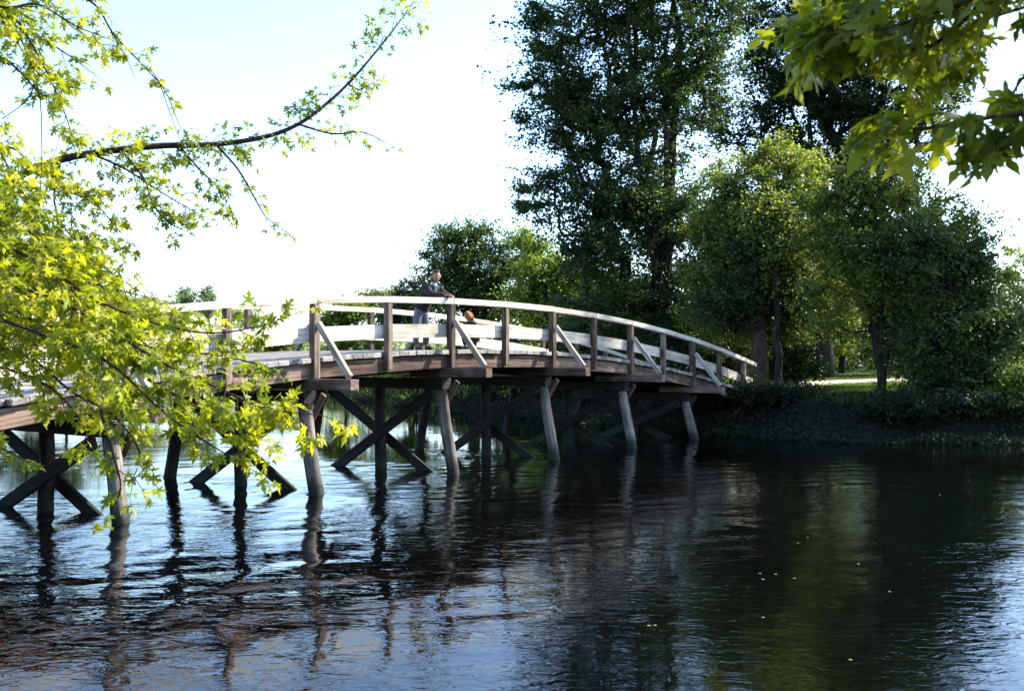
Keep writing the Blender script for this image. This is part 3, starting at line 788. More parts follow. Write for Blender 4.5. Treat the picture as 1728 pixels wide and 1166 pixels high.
class Bough:
    """gathers branches (each a part), twigs and leaves of one near tree"""
    def __init__(s, root, mat, leafmat_, rg): s.root = root; s.mat = mat; s.lm = leafmat_; s.rg = rg; s.tw = MB(); s.L = []; s.thin = True
    def smooth(s, pts, n):
        pts = [Vector(p) for p in pts]; out = []
        for i in range(len(pts) - 1):
            a, b, c, d = pts[max(i - 1, 0)], pts[i], pts[i + 1], pts[min(i + 2, len(pts) - 1)]
            for k in range(n):
                t = k / n
                out.append(.5 * ((2 * b) + (c - a) * t + (2 * a - 5 * b + 4 * c - d) * t * t + (3 * b - a - 3 * c + d) * t ** 3))
        out.append(pts[-1]); return out
    def leaf(s, p, d, size, up=None):
        rg = s.rg
        d = (d + Vector(rg.normal(0, .45, 3))).normalized()
        d.z -= .35; d.normalize()
        nr = Vector(rg.normal(0, .55, 3)) + Vector((0, 0, .8)) + (up or Vector((0, 0, 0)))
        x = d.cross(nr)
        if x.length < .05: return
        x.normalize(); nr = x.cross(d)
        pp = p + d * size * .5
        s.L.append((pp, x, d, nr, size * rg.uniform(.55, 1.3), int(rg.integers(0, len(TEMPL)))))
    def twig(s, p, d, length, r, size, dens, droop=.5, depth=0):
        rg = s.rg; n = max(3, int(length / .07)); pts = [p.copy()]; dd = d.normalized()
        for k in range(n):
            dd = (dd + Vector(rg.normal(0, .10, 3)) + Vector((0, 0, -droop * .06))).normalized()
            pts.append(pts[-1] + dd * (length / n))
        s.tw.tube(pts, [r * (1 - .75 * k / n) for k in range(n + 1)], n=4, cap=False)
        for k in range(1, n + 1):
            if rg.random() < dens:
                t = (pts[k] - pts[k - 1]).normalized(); side = t.cross(Vector((0, 0, 1))); side = side.normalized() if side.length > .01 else Vector((1, 0, 0))
                for sg in (-1, 1):
                    if rg.random() < .85: s.leaf(pts[k], t * .5 + side * sg, size)
        s.leaf(pts[-1], dd, size); s.leaf(pts[-1], dd, size * .8)
        if depth > 0:
            for k in range(2, n, 3):
                t = (pts[k] - pts[k - 1]).normalized(); side = t.cross(Vector(rg.normal(0, 1, 3))).normalized()
                s.twig(pts[k], t * .7 + side * .8, length * .45, r * .6, size, dens, droop, depth - 1)
    def branch(s, pxs, r0, r1, per_m=6, tl=.4, size=.09, dens=.6, droop=.5, start=0., depth=1, name='branch', n=5, bias=None, tr=.004):
        pts = s.smooth([P(*q) for q in pxs], n)
        mb = MB(); m = len(pts)
        mb.tube(pts, [r0 + (r1 - r0) * k / (m - 1) for k in range(m)], n=7)
        link(name, mb.mesh(name), s.mat, s.root)
        acc = 0; rg = s.rg; tot = sum((pts[k + 1] - pts[k]).length for k in range(m - 1)); run = 0
        for k in range(m - 1):
            sg = pts[k + 1] - pts[k]; run += sg.length; acc += sg.length * per_m
            while acc > 0:
                acc -= rg.uniform(.5, 1.5)
                if run / tot < start: continue
                t = sg.normalized(); q = pts[k] + sg * rg.random()
                side = t.cross(Vector(rg.normal(0, 1, 3))).normalized()
                if bias: side = (side + Vector(bias) * .7).normalized()
                fac = 1 - (.25 if name == 'bough' else .55) * run / tot
                if s.thin and name != 'bough' and run / tot > .6 and rg.random() < (run / tot - .5) * .9: continue
                s.twig(q, t * .75 + side * .8, tl * rg.uniform(.4, 1.2) * fac, tr, size, dens, droop, depth)
        s.twig(pts[-1], pts[-1] - pts[-2], tl * .6, r1, size, dens, droop, 0)
        return pts
    def finish(s, single=300):
        link('twigs', s.tw.mesh('twigs'), s.mat, s.root)
        def score(l):
            v = l[0] - Vector((0, 0, CAM_H))
            if v.y < .4: return 0
            px, py = CX + F_PX * v.x / v.y, HY - F_PX * v.z / v.y
            if not (-10 < px < 1738 and -10 < py < 1176): return 0
            return l[4] / v.y * (.35 + abs(l[3].normalized().dot(v.normalized())))
        s.L.sort(key=score, reverse=True)
        meshes = []
        for k, (V, Fs) in enumerate(TEMPL):
            for tv in (.15, .5, .85):
                me = mesh_np('leaf', V, faces=Fs, smooth=True, tint=[tv] * len(Fs)); me.materials.append(s.lm); meshes.append(me)
        inv = s.root.matrix_basis.inverted()
        for l in s.L[:single]:
            p, x, d, nr, sz, k = l
            M = Matrix((x * sz, d * sz, nr.normalized() * sz)).transposed().to_4x4(); M.translation = p
            o = bpy.data.objects.new('leaf', meshes[k * 3 + int(s.rg.integers(0, 3))]); COL.objects.link(o); o.parent = s.root; o.matrix_basis = inv @ M
        VV, FF, tt, b = [], [], [], 0
        for l in s.L[single:]:
            p, x, d, nr, sz, k = l
            V, Fs = TEMPL[k]; R = np.array([x * sz, d * sz, nr.normalized() * sz])
            VV.append(V @ R + np.array(p)); tv = float(s.rg.random())
            for f in Fs: FF.append(tuple(b + q for q in f)); tt.append(tv)
            b += len(V)
        VV = np.concatenate(VV)
        o = link('foliage', mesh_np('foliage', VV, faces=FF, smooth=True, tint=tt), s.lm, s.root); o['kind'] = 'stuff'

def trunk_part(root, pts, radii, mat):
    mb = MB(); mb.tube(pts, radii, n=14); link('trunk', mb.mesh('trunk'), mat, root)

# left tree: its trunk stands on the near bank, outside the frame
LT = Vector((-9.0, 5.4, 0)); LT.z = gz(LT.x, LT.y)
lt = empty('maple_tree', LT, 'bright yellow green maple whose boughs reach in from the left over the river', 'tree')
trunk_part(lt, [LT + Vector((0, 0, -.3)), LT + Vector((.1, 0, 1.5)), LT + Vector((.3, .3, 3.5)), LT + Vector((.2, .5, 6)), LT + Vector((-.2, .4, 8.5))], [.36, .28, .24, .19, .12], M_bark)
b = Bough(lt, M_twig, M_maple, np.random.default_rng(21))
S = .060
main = [(-330, 470, 6.6), (-120, 375, 7.4), (0, 312, 7.8), (60, 283, 7.9), (130, 262, 8.0), (260, 246, 8.2), (360, 243, 8.4), (450, 229, 8.6), (510, 204, 8.8), (560, 165, 9.0), (600, 125, 9.1), (650, 65, 9.2), (688, 14, 9.3)]
b.branch(main, .042, .005, per_m=17, tl=.32, size=S * 1.0, dens=.75, depth=1, name='bough', n=7, start=.30, droop=.8)
low = dict(size=S * 1.12, dens=.85)
for pts, kw in [
    ([(150, 258, 8.0), (210, 285, 7.9), (280, 330, 7.8), (330, 358, 7.7)], dict(per_m=22, tl=.34, size=S * .9)),
    ([(362, 243, 8.4), (400, 285, 8.3), (432, 340, 8.2), (450, 368, 8.2), (478, 388, 8.2)], dict(per_m=11.9, tl=.14, size=S * .8, depth=0)),
    ([(500, 208, 8.7), (560, 225, 8.7), (610, 222, 8.7), (650, 240, 8.7)], dict(start=-1, per_m=2*10.2, tl=.2, size=S * .8, depth=0)),
    ([(100, 270, 7.9), (90, 340, 7.7), (120, 400, 7.6), (190, 440, 7.5)], dict(per_m=13.6, tl=.32)),
    ([(200, 250, 8.1), (240, 300, 8.0), (260, 350, 7.9), (300, 385, 7.9), (330, 370, 7.9)], dict(per_m=16, tl=.32, size=S * .95)),
    ([(-200, -60, 7.0), (-40, -30, 7.0), (20, 25, 7.0), (60, 90, 7.0), (90, 150, 7.0), (112, 205, 7.0), (125, 255, 7.0)], dict(per_m=20, tl=.3, size=S * .95, droop=1.)),
    ([(-60, -80, 7.2), (60, -30, 7.2), (150, 0, 7.2), (188, 55, 7.2), (232, 102, 7.2), (275, 150, 7.2), (298, 205, 7.2)], dict(per_m=13, tl=.22, size=S * .9, start=.3)),
    ([(-60, 60, 7.4), (20, 110, 7.4), (70, 160, 7.4), (110, 150, 7.4)], dict(per_m=16, tl=.32, size=S * .95)),
    ([(-80, -20, 6.8), (0, 10, 6.8), (60, 5, 6.8), (120, 40, 6.8), (170, 60, 6.8)], dict(per_m=24, tl=.34, size=S * 1.0)),
    ([(-60, 240, 7.5), (20, 250, 7.5), (60, 290, 7.5), (110, 300, 7.4)], dict(per_m=13.6, tl=.3, size=S * .9)),
    ([(-90, 200, 7.2), (-20, 230, 7.2), (0, 260, 7.2), (40, 330, 7.0), (90, 380, 7.0)], dict(per_m=13.6, tl=.32)),
    ([(-90, 300, 7.0), (20, 340, 7.0), (70, 400, 6.9), (140, 430, 6.8), (215, 478, 6.7)], dict(per_m=24.3, tl=.32)),
    ([(-90, 380, 6.8), (40, 430, 6.7), (130, 470, 6.6), (200, 490, 6.5), (262, 505, 6.5)], dict(per_m=22.4, tl=.34)),
    ([(-120, 360, 6.6), (60, 440, 6.4), (150, 500, 6.3), (250, 542, 6.2), (350, 562, 6.1), (430, 552, 6.0), (485, 535, 6.0)], dict(per_m=22.4, tl=.30)),
    ([(-120, 450, 6.2), (80, 500, 6.0), (180, 555, 5.8), (280, 615, 5.7), (380, 660, 5.6), (450, 690, 5.5), (540, 700, 5.5)], dict(per_m=22.4, tl=.28)),
    ([(-120, 500, 6.0), (60, 560, 5.9), (180, 610, 5.7), (270, 690, 5.6), (340, 740, 5.5), (415, 785, 5.5)], dict(per_m=17.3, tl=.26)),
    ([(-120, 560, 6.4), (40, 600, 6.3), (120, 660, 6.2), (190, 700, 6.1), (235, 760, 6.0), (225, 810, 6.0)], dict(per_m=15.5, tl=.26)),
    ([(-120, 600, 6.4), (0, 620, 6.4), (80, 650, 6.3), (130, 700, 6.2), (150, 740, 6.2)], dict(per_m=13.8, tl=.28)),
    ([(-120, 520, 6.7), (60, 540, 6.6), (180, 570, 6.5), (280, 590, 6.4), (370, 600, 6.3), (440, 615, 6.3)], dict(per_m=20.7, tl=.28)),
    ([(-100, 430, 7.2), (20, 470, 7.1), (120, 520, 7.0), (220, 560, 6.9), (300, 640, 6.8)], dict(per_m=20.7, tl=.34)),
    ([(-100, 520, 7.0), (0, 530, 7.0), (90, 580, 6.9), (170, 650, 6.8), (230, 680, 6.8)], dict(per_m=19, tl=.34)),
    ([(250, 640, 5.9), (320, 680, 5.8), (400, 720, 5.7), (430, 735, 5.7)], dict(per_m=17.3, tl=.22)),
    ([(170, 690, 5.9), (190, 760, 5.9), (205, 820, 5.9), (190, 860, 5.9)], dict(per_m=10.4, tl=.14, depth=0)),
    ([(-80, 690, 6.0), (-20, 740, 6.0), (35, 772, 6.0)], dict(per_m=8.6, tl=.12, depth=0)),
    ([(-100, 400, 7.6), (20, 420, 7.6), (100, 440, 7.6), (150, 400, 7.6)], dict(per_m=17.3, tl=.34)),
    ([(60, 400, 7.2), (130, 450, 7.1), (190, 500, 7.0), (240, 560, 6.9), (300, 560, 6.9)], dict(per_m=19, tl=.3)),
    ([(60, 283, 7.9), (110, 320, 7.8), (160, 345, 7.7), (200, 390, 7.7)], dict(per_m=20, tl=.3)),
    ([(300, 244, 8.3), (330, 280, 8.2), (370, 320, 8.2), (385, 345, 8.2)], dict(per_m=18, tl=.24, size=S * .9)),
    ([(585, 140, 9.0), (605, 150, 9.0), (625, 140, 9.0)], dict(per_m=18, tl=.16, size=S * .9, depth=0)),
    ([(-60, 20, 7.6), (40, 50, 7.6), (110, 90, 7.6), (150, 120, 7.6)], dict(per_m=18, tl=.3)),
    ([(-60, 330, 6.6), (30, 370, 6.6), (80, 440, 6.5), (160, 540, 6.4), (200, 600, 6.3)], dict(per_m=23.4, tl=.34)),
]:
    a = dict(low); a.update(kw)
    b.branch(pts, .011, .003, **a)
# bare hanging twigs, upper left
for q in [[(30, 60, 7), (62, 150, 7), (68, 250, 7), (66, 330, 7)], [(0, 200, 7), (40, 170, 7), (62, 130, 7), (90, 110, 7)], [(10, 40, 7), (50, 110, 7), (90, 140, 7), (150, 150, 7)], [(240, 110, 7.2), (262, 130, 7.2), (285, 190, 7.2), (305, 245, 7.2)], [(100, 30, 7), (160, 70, 7), (200, 80, 7), (225, 130, 7)]]:
    pts = b.smooth([P(*p) for p in q], 5); b.tw.tube(pts, [.005 - .003 * k / len(pts) for k in range(len(pts))], n=4, cap=False)
b.finish()

# right tree: stands on the near bank behind and right of the viewpoint, its lowest boughs hang into the frame
RT = Vector((5.6, .2, 0)); RT.z = gz(RT.x, RT.y)
rt = empty('overhanging_maple', RT, 'maple whose large near leaves hang into the top right corner', 'tree')
trunk_part(rt, [RT + Vector((0, 0, -.3)), RT + Vector((-.1, .1, 1.5)), RT + Vector((-.3, .5, 3.5)), RT + Vector((-.2, .8, 6)), RT + Vector((.2, .9, 9))], [.34, .27, .22, .18, .1], M_bark)
b = Bough(rt, M_twig, M_maple_shade, np.random.default_rng(22)); b.thin = False
S = .09
for pts, kw in [
    ([(2300, -100, 2.4), (1950, -80, 2.6), (1800, -40, 2.7), (1660, -8, 2.8), (1570, 22, 2.85), (1500, 45, 2.9), (1440, 48, 2.95), (1390, 40, 3.0)], dict(per_m=22, tl=.20, depth=0)),
    ([(1700, -40, 3.0), (1600, 60, 3.0), (1540, 80, 3.05), (1480, 75, 3.1), (1420, 85, 3.1)], dict(per_m=24, tl=.16, depth=0)),
    ([(1600, -40, 3.2), (1480, 10, 3.2), (1410, 30, 3.2), (1375, 70, 3.2)], dict(per_m=22, tl=.15, depth=0)),
    ([(1900, -110, 2.9), (1700, -70, 3.0), (1560, -50, 3.0), (1450, -30, 3.1), (1390, 0, 3.1)], dict(per_m=22, tl=.18, depth=0)),
    ([(2300, 160, 2.6), (1900, 190, 2.8), (1720, 192, 2.9), (1620, 208, 3.0), (1555, 216, 3.0), (1515, 215, 3.05)], dict(per_m=16, tl=.13, depth=0, start=.45)),
    ([(1950, 60, 2.9), (1800, 90, 3.0), (1730, 130, 3.0), (1705, 180, 3.0)], dict(per_m=12, tl=.1, depth=0, start=.3)),
    ([(2000, 20, 2.8), (1800, 0, 2.9), (1700, 20, 2.9), (1640, 40, 2.9)], dict(per_m=16, tl=.12, depth=0, start=.3)),
    ([(2000, 200, 2.9), (1800, 195, 3.0), (1720, 215, 3.0), (1680, 235, 3.0)], dict(per_m=12, tl=.1, depth=0, start=.3)),
    ([(1900, -160, 4.6), (1650, -60, 4.6), (1560, 30, 4.7), (1500, 90, 4.7), (1560, 130, 4.7)], dict(per_m=12, tl=.2, depth=1, size=.075)),
    ([(1700, -60, 4.6), (1600, 60, 4.6), (1600, 130, 4.6), (1560, 170, 4.7)], dict(per_m=9, tl=.2, depth=1, size=.075)),
]:
    a = dict(size=S, dens=.8, droop=1.2); a.update(kw)
    b.branch(pts, .009, .003, tr=.0028, **a)
# the rest of its crown, above and to the right of the view, which shades the boughs in it
rg = np.random.default_rng(44)
for k in range(12):
    q = Vector((rg.uniform(2.8, 7.5), rg.uniform(-.5, 5.5), rg.uniform(4.6, 8)))
    if q.y > .5 and q.x / q.y < .62 and (q.z - 2.5) / q.y < .42: continue
    s0 = RT + Vector((-.2, .7, rg.uniform(3, 6)))
    mb = MB(); mb.tube(b.smooth([s0, s0.lerp(q, .5) + Vector((0, 0, .3)), q], 5), [.05 - .0035 * j for j in range(11)], n=6); link('branch', mb.mesh('branch'), M_twig, rt)
    for j in range(14): b.twig(s0.lerp(q, rg.uniform(.5, 1)), Vector(rg.normal(0, 1, 3)), .8, .006, .11, .8, .6, 1)
b.finish()

# ------------------------------------------------------------------ people
M_skin = plain('skin', (.26, .13, .085), .55, .06)
M_hair1 = plain('brown_hair', (.022, .012, .008), .9, .3, 60)
M_hair2 = plain('red_brown_hair', (.24, .085, .024), .8, .7, 22)
M_jacket = plain('dark_brown_jacket', (.016, .009, .007), .95, .3, 25)
M_shirt = plain('pale_blue_shirt', (.30, .37, .48), .8, .06)
M_jeans = plain('grey_blue_trousers', (.09, .10, .125), .85, .2, 40)
M_shoe = plain('dark_shoes', (.02, .016, .014), .5, .1)
M_navy = plain('dark_navy_clothes', (.022, .022, .032), .8, .2)
M_eye = plain('eye', (.02, .015, .01), .3, .0)

def skin(name, verts, edges, radii, mat, parent, M, root=0, sub=2, extra=None):
    me = bpy.data.meshes.new(name); me.from_pydata(verts, edges, [])
    o = bpy.data.objects.new(name, me); COL.objects.link(o)
    md = o.modifiers.new('s', 'SKIN'); md.use_smooth_shade = True
    sv = me.skin_vertices[0].data
    for k, r in enumerate(radii):
        r = r if hasattr(r, '__len__') else (r, r); sv[k].radius = r; sv[k].use_root = (k == root)
    m2 = o.modifiers.new('d', 'SUBSURF'); m2.levels = sub; m2.render_levels = sub
    dg = bpy.context.evaluated_depsgraph_get()
    em = bpy.data.meshes.new_from_object(o.evaluated_get(dg)); em.name = name
    bpy.data.objects.remove(o); 
    if extra:
        V = [tuple(v.co) for v in em.vertices]; Fc = [tuple(p.vertices) for p in em.polygons]
        for (v2, f2) in extra:
            b_ = len(V); V += [tuple(v) for v in v2]; Fc += [tuple(b_ + q for q in f) for f in f2]
        em = mesh_np(name, V, faces=Fc)
    em.materials.clear()
    return link(name, em, mat, parent, M)

def head_mesh(c, yaw, pitch, s=1.0, part='head', low=0.0):
    """head about 0.24 m tall with brow, nose, chin and ears; +y is its front"""
    V, Fc = [], []; nu, nv = 28, 22
    for a in range(nv + 1):
        th = math.pi * a / nv
        for b_ in range(nu):
            ph = 2 * math.pi * b_ / nu
            x, y, z = math.sin(th) * math.cos(ph), math.sin(th) * math.sin(ph), math.cos(th)
            fx = .076; fy = .098; fz = .122
            if z < 0: fx *= (1 + .32 * z); fy *= (1 + .12 * z)
            X, Y, Z = x * fx, y * fy + (.012 if z < 0 else 0) * -z, z * fz
            if part == 'head' and y > .3:
                nose = math.exp(-((X / .012) ** 2)) * math.exp(-(((Z + .012) / .026) ** 2)); Y += .026 * nose
                Y -= .010 * (math.exp(-(((abs(X) - .031) / .014) ** 2 + ((Z - .012) / .013) ** 2)))
                Y += .006 * math.exp(-((X / .022) ** 2 + ((Z + .058) / .008) ** 2)); Y += .008 * math.exp(-((X / .02) ** 2 + ((Z + .098) / .014) ** 2))
                Y += .005 * math.exp(-(((Z - .034) / .009) ** 2)) * math.exp(-((X / .05) ** 2))
            if part == 'hair':
                line = .045 - low * (1 if y < .6 else .2) + .05 * max(0, y) - .12 * max(0, -y) - .02 * (abs(x) > .8)
                k = 1.09 if Z > line else .90
                X, Y, Z = X * k, Y * k, Z * (1.07 if Z > line else .9)
                j = .004 * math.sin(9 * ph + 5 * th) ; X += j; Z += j * .6
            V.append(Vector((X, Y, Z)))
    for a in range(nv):
        for b_ in range(nu):
            b2 = (b_ + 1) % nu; Fc.append((a * nu + b_, (a + 1) * nu + b_, (a + 1) * nu + b2, a * nu + b2))
    if part == 'head':
        for sx in (-1, 1):                                   # ears
            k0 = len(V)
            for q in range(10):
                an = 2 * math.pi * q / 10
                for (rr, xx) in ((1, .072), (.9, .090)): V.append(Vector((sx * xx, -.008 + rr * .017 * math.cos(an) - (.01 if xx > .08 else 0), -.002 + rr * .031 * math.sin(an))))
            for q in range(10):
                q2 = (q + 1) % 10; Fc.append((k0 + 2 * q, k0 + 2 * q2, k0 + 2 * q2 + 1, k0 + 2 * q + 1))
            Fc.append(tuple(k0 + 2 * q + 1 for q in range(10)))
    R = Matrix.Translation(c) @ Matrix.Rotation(yaw, 4, 'Z') @ Matrix.Rotation(pitch, 4, 'X') @ Matrix.Scale(s, 4)
    return [R @ v for v in V], Fc, R

def hand_chain(V, E, Rr, wrist_i, wrist, d, palm_n, side):
    """palm and five curled fingers growing from the wrist"""
    d = d.normalized(); s = d.cross(palm_n).normalized() * side; n = palm_n.normalized()
    pi_ = len(V); V.append(wrist + d * .05); E.append((wrist_i, pi_)); Rr.append((.030, .018))
    for k, (off, L) in enumerate([(-.030, .062), (-.010, .074), (.010, .070), (.030, .054)]):
        base = wrist + d * .095 + s * off; i0 = len(V)
        V += [base, base + d * L * .45 + n * .012, base + d * L * .75 + n * .036, base + d * L * .8 + n * .06]
        E += [(pi_, i0), (i0, i0 + 1), (i0 + 1, i0 + 2), (i0 + 2, i0 + 3)]; Rr += [.010, .009, .0085, .0075]
    i0 = len(V); V += [wrist + d * .04 - s * .040, wrist + d * .075 - s * .062 + n * .015, wrist + d * .105 - s * .060 + n * .03]
    E += [(pi_, i0), (i0, i0 + 1), (i0 + 1, i0 + 2)]; Rr += [.012, .010, .009]

# the man who leans on the handrail: local +y faces out over the rail, +x is his right
ROT = Matrix.Rotation(math.atan2(-NN.x, NN.y), 4, 'Z')
im = 1.955; base = BI(im, .80, -1.0)
RAILTOP = 1.0 + .133
M1 = Matrix.Translation(base) @ ROT
man = empty('person', base, 'man in dark jacket and grey trousers leaning both forearms on the top rail', 'person')
def V3(*a): return Vector(a)
hip = V3(0, .02, .94); wst = V3(0, .10, 1.06); chest = V3(0, .25, 1.27); neck0 = V3(0, .365, 1.43); neck1 = V3(0, .415, 1.50)
V = [hip, wst, V3(0, .17, 1.16), chest, V3(0, .335, 1.385), neck0, neck1]; E = [(k, k + 1) for k in range(6)]
R_ = [(.11, .08), (.10, .08), (.11, .085), (.125, .09), (.09, .065), .052, .050]
hands = {}
for sx in (1, -1):
    k = len(V); sh = V3(sx * .19, .325, 1.355); el = V3(sx * .25, .54, 1.185); wr = V3(sx * .05, .80, 1.185)
    V += [sh, sh.lerp(el, .5), el, el.lerp(wr, .5), wr]; E += [(4, k), (k, k + 1), (k + 1, k + 2), (k + 2, k + 3), (k + 3, k + 4)]; R_ += [.062, .050, .042, .036, .027]
    hand_chain(V, E, R_, k + 4, wr, V3(-sx * .5, .75, -.05), V3(0, .1, -1), sx)
    k = len(V); leg = [V3(sx * .10, .02, .88), V3(sx * .12, -.02 if sx > 0 else .06, .50), V3(sx * .13, -.035 if sx > 0 else .025, .09), V3(sx * .15, .10 if sx > 0 else .16, .045)]
    V += leg; E += [(0, k), (k, k + 1), (k + 1, k + 2), (k + 2, k + 3)]; R_ += [.05, .035, .03, (.03, .025)]
hc = V3(0.0, .45, 1.62); YAW = math.radians(-40)
hv, hf, HR = head_mesh(hc, YAW, math.radians(-10), 1.12)
skin('body', V, E, R_, M_skin, man, M1, extra=[(hv, hf)])
hv, hf, _ = head_mesh(hc + V3(0, 0, .004), YAW, math.radians(-10), 1.14, part='hair'); link('hair', mesh_np('hair', hv, faces=hf), M_hair1, man, M1)
for sx in (-1, 1):
    e = HR @ V3(sx * .031, .086, .012); mb = MB(); mb.tube([e - V3(0, .004, 0), e + HR.to_3x3() @ V3(0, .004, 0)], [.009, .006], n=8); link('eye', mb.mesh('eye'), M_eye, man, M1)
m_ = [HR @ V3(-.022, .094, -.058), HR @ V3(0, .102, -.060), HR @ V3(.022, .094, -.058)]; mb = MB(); mb.tube(m_, .004, n=6); link('mouth', mb.mesh('mouth'), plain('lips', (.22, .07, .06), .5, .05), man, M1)
# jacket
V = [V3(0, .01, .86), V3(0, .05, .97), wst, V3(0, .17, 1.16), chest, V3(0, .33, 1.375), V3(0, .36, 1.42)]; E = [(k, k + 1) for k in range(6)]
R_ = [(.20, .16), (.20, .16), (.195, .16), (.21, .17), (.225, .17), (.165, .13), (.10, .09)]
for sx in (1, -1):
    k = len(V); sh = V3(sx * .20, .325, 1.355); el = V3(sx * .26, .515, 1.205); wr = V3(sx * .075, .765, 1.20)
    V += [sh, sh.lerp(el, .5), el, el.lerp(wr, .5), wr]; E += [(5, k), (k, k + 1), (k + 1, k + 2), (k + 2, k + 3), (k + 3, k + 4)]; R_ += [.10, .095, .085, .07, .052]
skin('jacket', V, E, R_, M_jacket, man, M1)
# pale shirt showing at the open collar
V = [V3(0, .395, 1.25), V3(0, .42, 1.33), V3(0, .41, 1.41), V3(0, .38, 1.47)]
skin('shirt', V, [(0, 1), (1, 2), (2, 3)], [(.014, .02), (.026, .03), (.046, .04), (.066, .062)], M_shirt, man, M1)
for sx in (-1, 1): timber('collar_flap', M1 @ V3(sx * .02, .465, 1.37), M1 @ V3(sx * .08, .39, 1.49), .012, .045, M_shirt, man)
V = [V3(0, .04, 1.0), V3(0, .01, .90)]; E = [(0, 1)]; R_ = [(.15, .12), (.15, .12)]
for sx in (1, -1):
    k = len(V); V += [V3(sx * .105, .0, .82), V3(sx * .12, -.02 if sx > 0 else .06, .50), V3(sx * .13, -.035 if sx > 0 else .025, .10)]
    E += [(1, k), (k, k + 1), (k + 1, k + 2)]; R_ += [.105, .085, .072]
skin('trousers', V, E, R_, M_jeans, man, M1)
for sx in (1, -1):
    y0 = -.06 if sx > 0 else 0.
    skin('shoe', [V3(sx * .13, y0, .05), V3(sx * .14, y0 + .12, .045), V3(sx * .15, y0 + .22, .035)], [(0, 1), (1, 2)], [(.05, .048), (.05, .04), (.042, .03)], M_shoe, man, M1, sub=1)

by = {o.name.split('.')[0]: o for o in man.children}
for o in list(man.children):
    up = {'eye': 'body', 'mouth': 'body', 'collar_flap': 'shirt'}.get(o.name.split('.')[0])
    if up:
        p_ = by[up]; mb_ = p_.matrix_basis.inverted() @ o.matrix_basis
        o.parent = p_; o.matrix_basis = mb_

# second figure crouching on the deck, bowed head of red brown hair, mostly behind the post
ip = 2.41; base2 = BI(ip, .78, -1.0)
M2 = Matrix.Translation(base2) @ ROT @ Matrix.Rotation(math.radians(-75), 4, 'Z')
ch = empty('person', base2, 'crouching figure with red brown hair and dark clothes behind the handrail post', 'person')
V = [V3(0, -.10, .26), V3(0, -.06, .38), V3(0, .02, .50), V3(0, .10, .60), V3(0, .15, .67), V3(0, .19, .71)]; E = [(k, k + 1) for k in range(5)]
R_ = [(.12, .10), (.11, .09), (.12, .09), (.10, .08), .05, .045]
for sx in (1, -1):
    k = len(V); sh = V3(sx * .14, .10, .58); el = V3(sx * .20, .24, .40); wr = V3(sx * .07, .36, .36)
    V += [sh, el, wr]; E += [(3, k), (k, k + 1), (k + 1, k + 2)]; R_ += [.045, .035, .024]
    hand_chain(V, E, R_, k + 2, wr, V3(-sx * .4, .8, -.2), V3(0, .1, -1), sx)
    k = len(V); V += [V3(sx * .10, -.06, .24), V3(sx * .13, .27, .40), V3(sx * .13, .12, .07), V3(sx * .14, .24, .04)]
    E += [(0, k), (k, k + 1), (k + 1, k + 2), (k + 2, k + 3)]; R_ += [.075, .055, .036, (.035, .03)]
hv, hf, HR = head_mesh(V3(0, .25, .79), 0, math.radians(-58), .98)
skin('body', V, E, R_, M_skin, ch, M2, extra=[(hv, hf)])
hv, hf, _ = head_mesh(V3(0, .25, .79), 0, math.radians(-58), 1.06, part='hair', low=.11); link('hair', mesh_np('hair', hv, faces=hf), M_hair2, ch, M2)
skin('long_hair', [V3(0, .20, .83), V3(.01, .13, .80), V3(.03, .07, .72), V3(.05, .05, .64), V3(-.05, .12, .74), V3(-.08, .08, .66)], [(0, 1), (1, 2), (2, 3), (1, 4), (4, 5)], [(.09, .08), (.10, .07), (.07, .04), (.03, .02), (.06, .04), (.025, .02)], M_hair2, ch, M2)
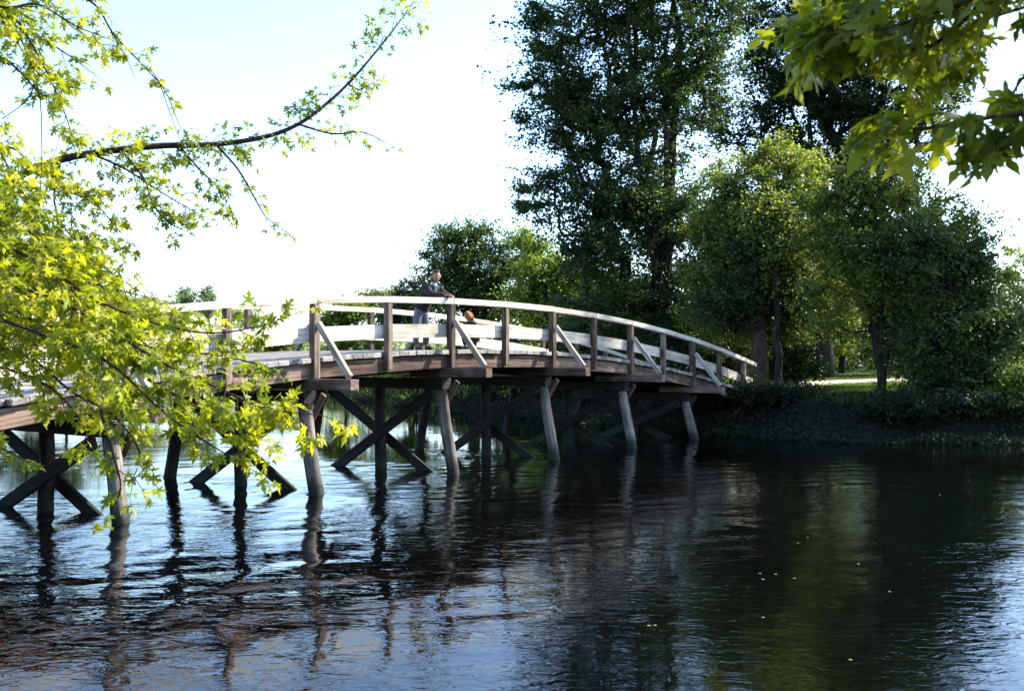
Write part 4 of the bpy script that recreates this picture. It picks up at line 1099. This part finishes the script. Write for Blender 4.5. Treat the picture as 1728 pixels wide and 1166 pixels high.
V = [V3(0, -.11, .24), V3(0, -.07, .38), V3(0, .01, .50), V3(0, .09, .60), V3(0, .13, .66), V3(0, .17, .70)]; E = [(k, k + 1) for k in range(5)]
R_ = [(.17, .14), (.16, .13), (.17, .14), (.15, .12), (.10, .09), (.085, .08)]
for sx in (1, -1):
    k = len(V); V += [V3(sx * .14, .10, .58), V3(sx * .20, .235, .41), V3(sx * .085, .34, .365)]; E += [(3, k), (k, k + 1), (k + 1, k + 2)]; R_ += [.065, .052, .038]
skin('jacket', V, E, R_, M_navy, ch, M2)
V = [V3(0, -.11, .25), V3(0, -.08, .22)]; E = [(0, 1)]; R_ = [(.13, .11), (.13, .10)]
for sx in (1, -1):
    k = len(V); V += [V3(sx * .10, -.02, .25), V3(sx * .13, .27, .40), V3(sx * .13, .13, .10)]; E += [(1, k), (k, k + 1), (k + 1, k + 2)]; R_ += [.088, .072, .05]
skin('trousers', V, E, R_, M_navy, ch, M2)
for sx in (1, -1):
    skin('shoe', [V3(sx * .13, .08, .045), V3(sx * .135, .18, .042), V3(sx * .14, .28, .03)], [(0, 1), (1, 2)], [(.045, .043), (.045, .036), (.036, .026)], M_shoe, ch, M2, sub=1)

# small yellow leaves adrift on the river
M_drift = plain('drifting_leaf', (.28, .19, .08), .6, .2)
proto = None
rg = np.random.default_rng(9)
for k, (px, py) in enumerate([(1280, 968), (1341, 975), (1285, 977), (1306, 969), (1092, 1055), (1104, 1055), (1285, 1042), (1432, 1113), (1500, 999), (1447, 951), (1584, 835), (1346, 916), (1362, 907), (1640, 995)]):
    d = CAM_H * F_PX / (py - HY)
    if proto is None:
        V, Fs = TEMPL[0]; V = V.copy(); V[:, 2] *= .3; me = mesh_np('floating_leaf', V * .036, faces=Fs); me.materials.append(M_drift); proto = me
    o = bpy.data.objects.new('floating_leaf', proto); COL.objects.link(o)
    x = (px - CX) / F_PX * d
    o.location = (x, d, float(water_z(np.array([[x]]), np.array([[d]]))[0, 0]) + .012); o.rotation_euler = (0, 0, rg.uniform(0, 6.28))
    tag(o, 'tiny yellow leaf adrift on the dark water', 'leaf', 'yellow leaves adrift on the river')
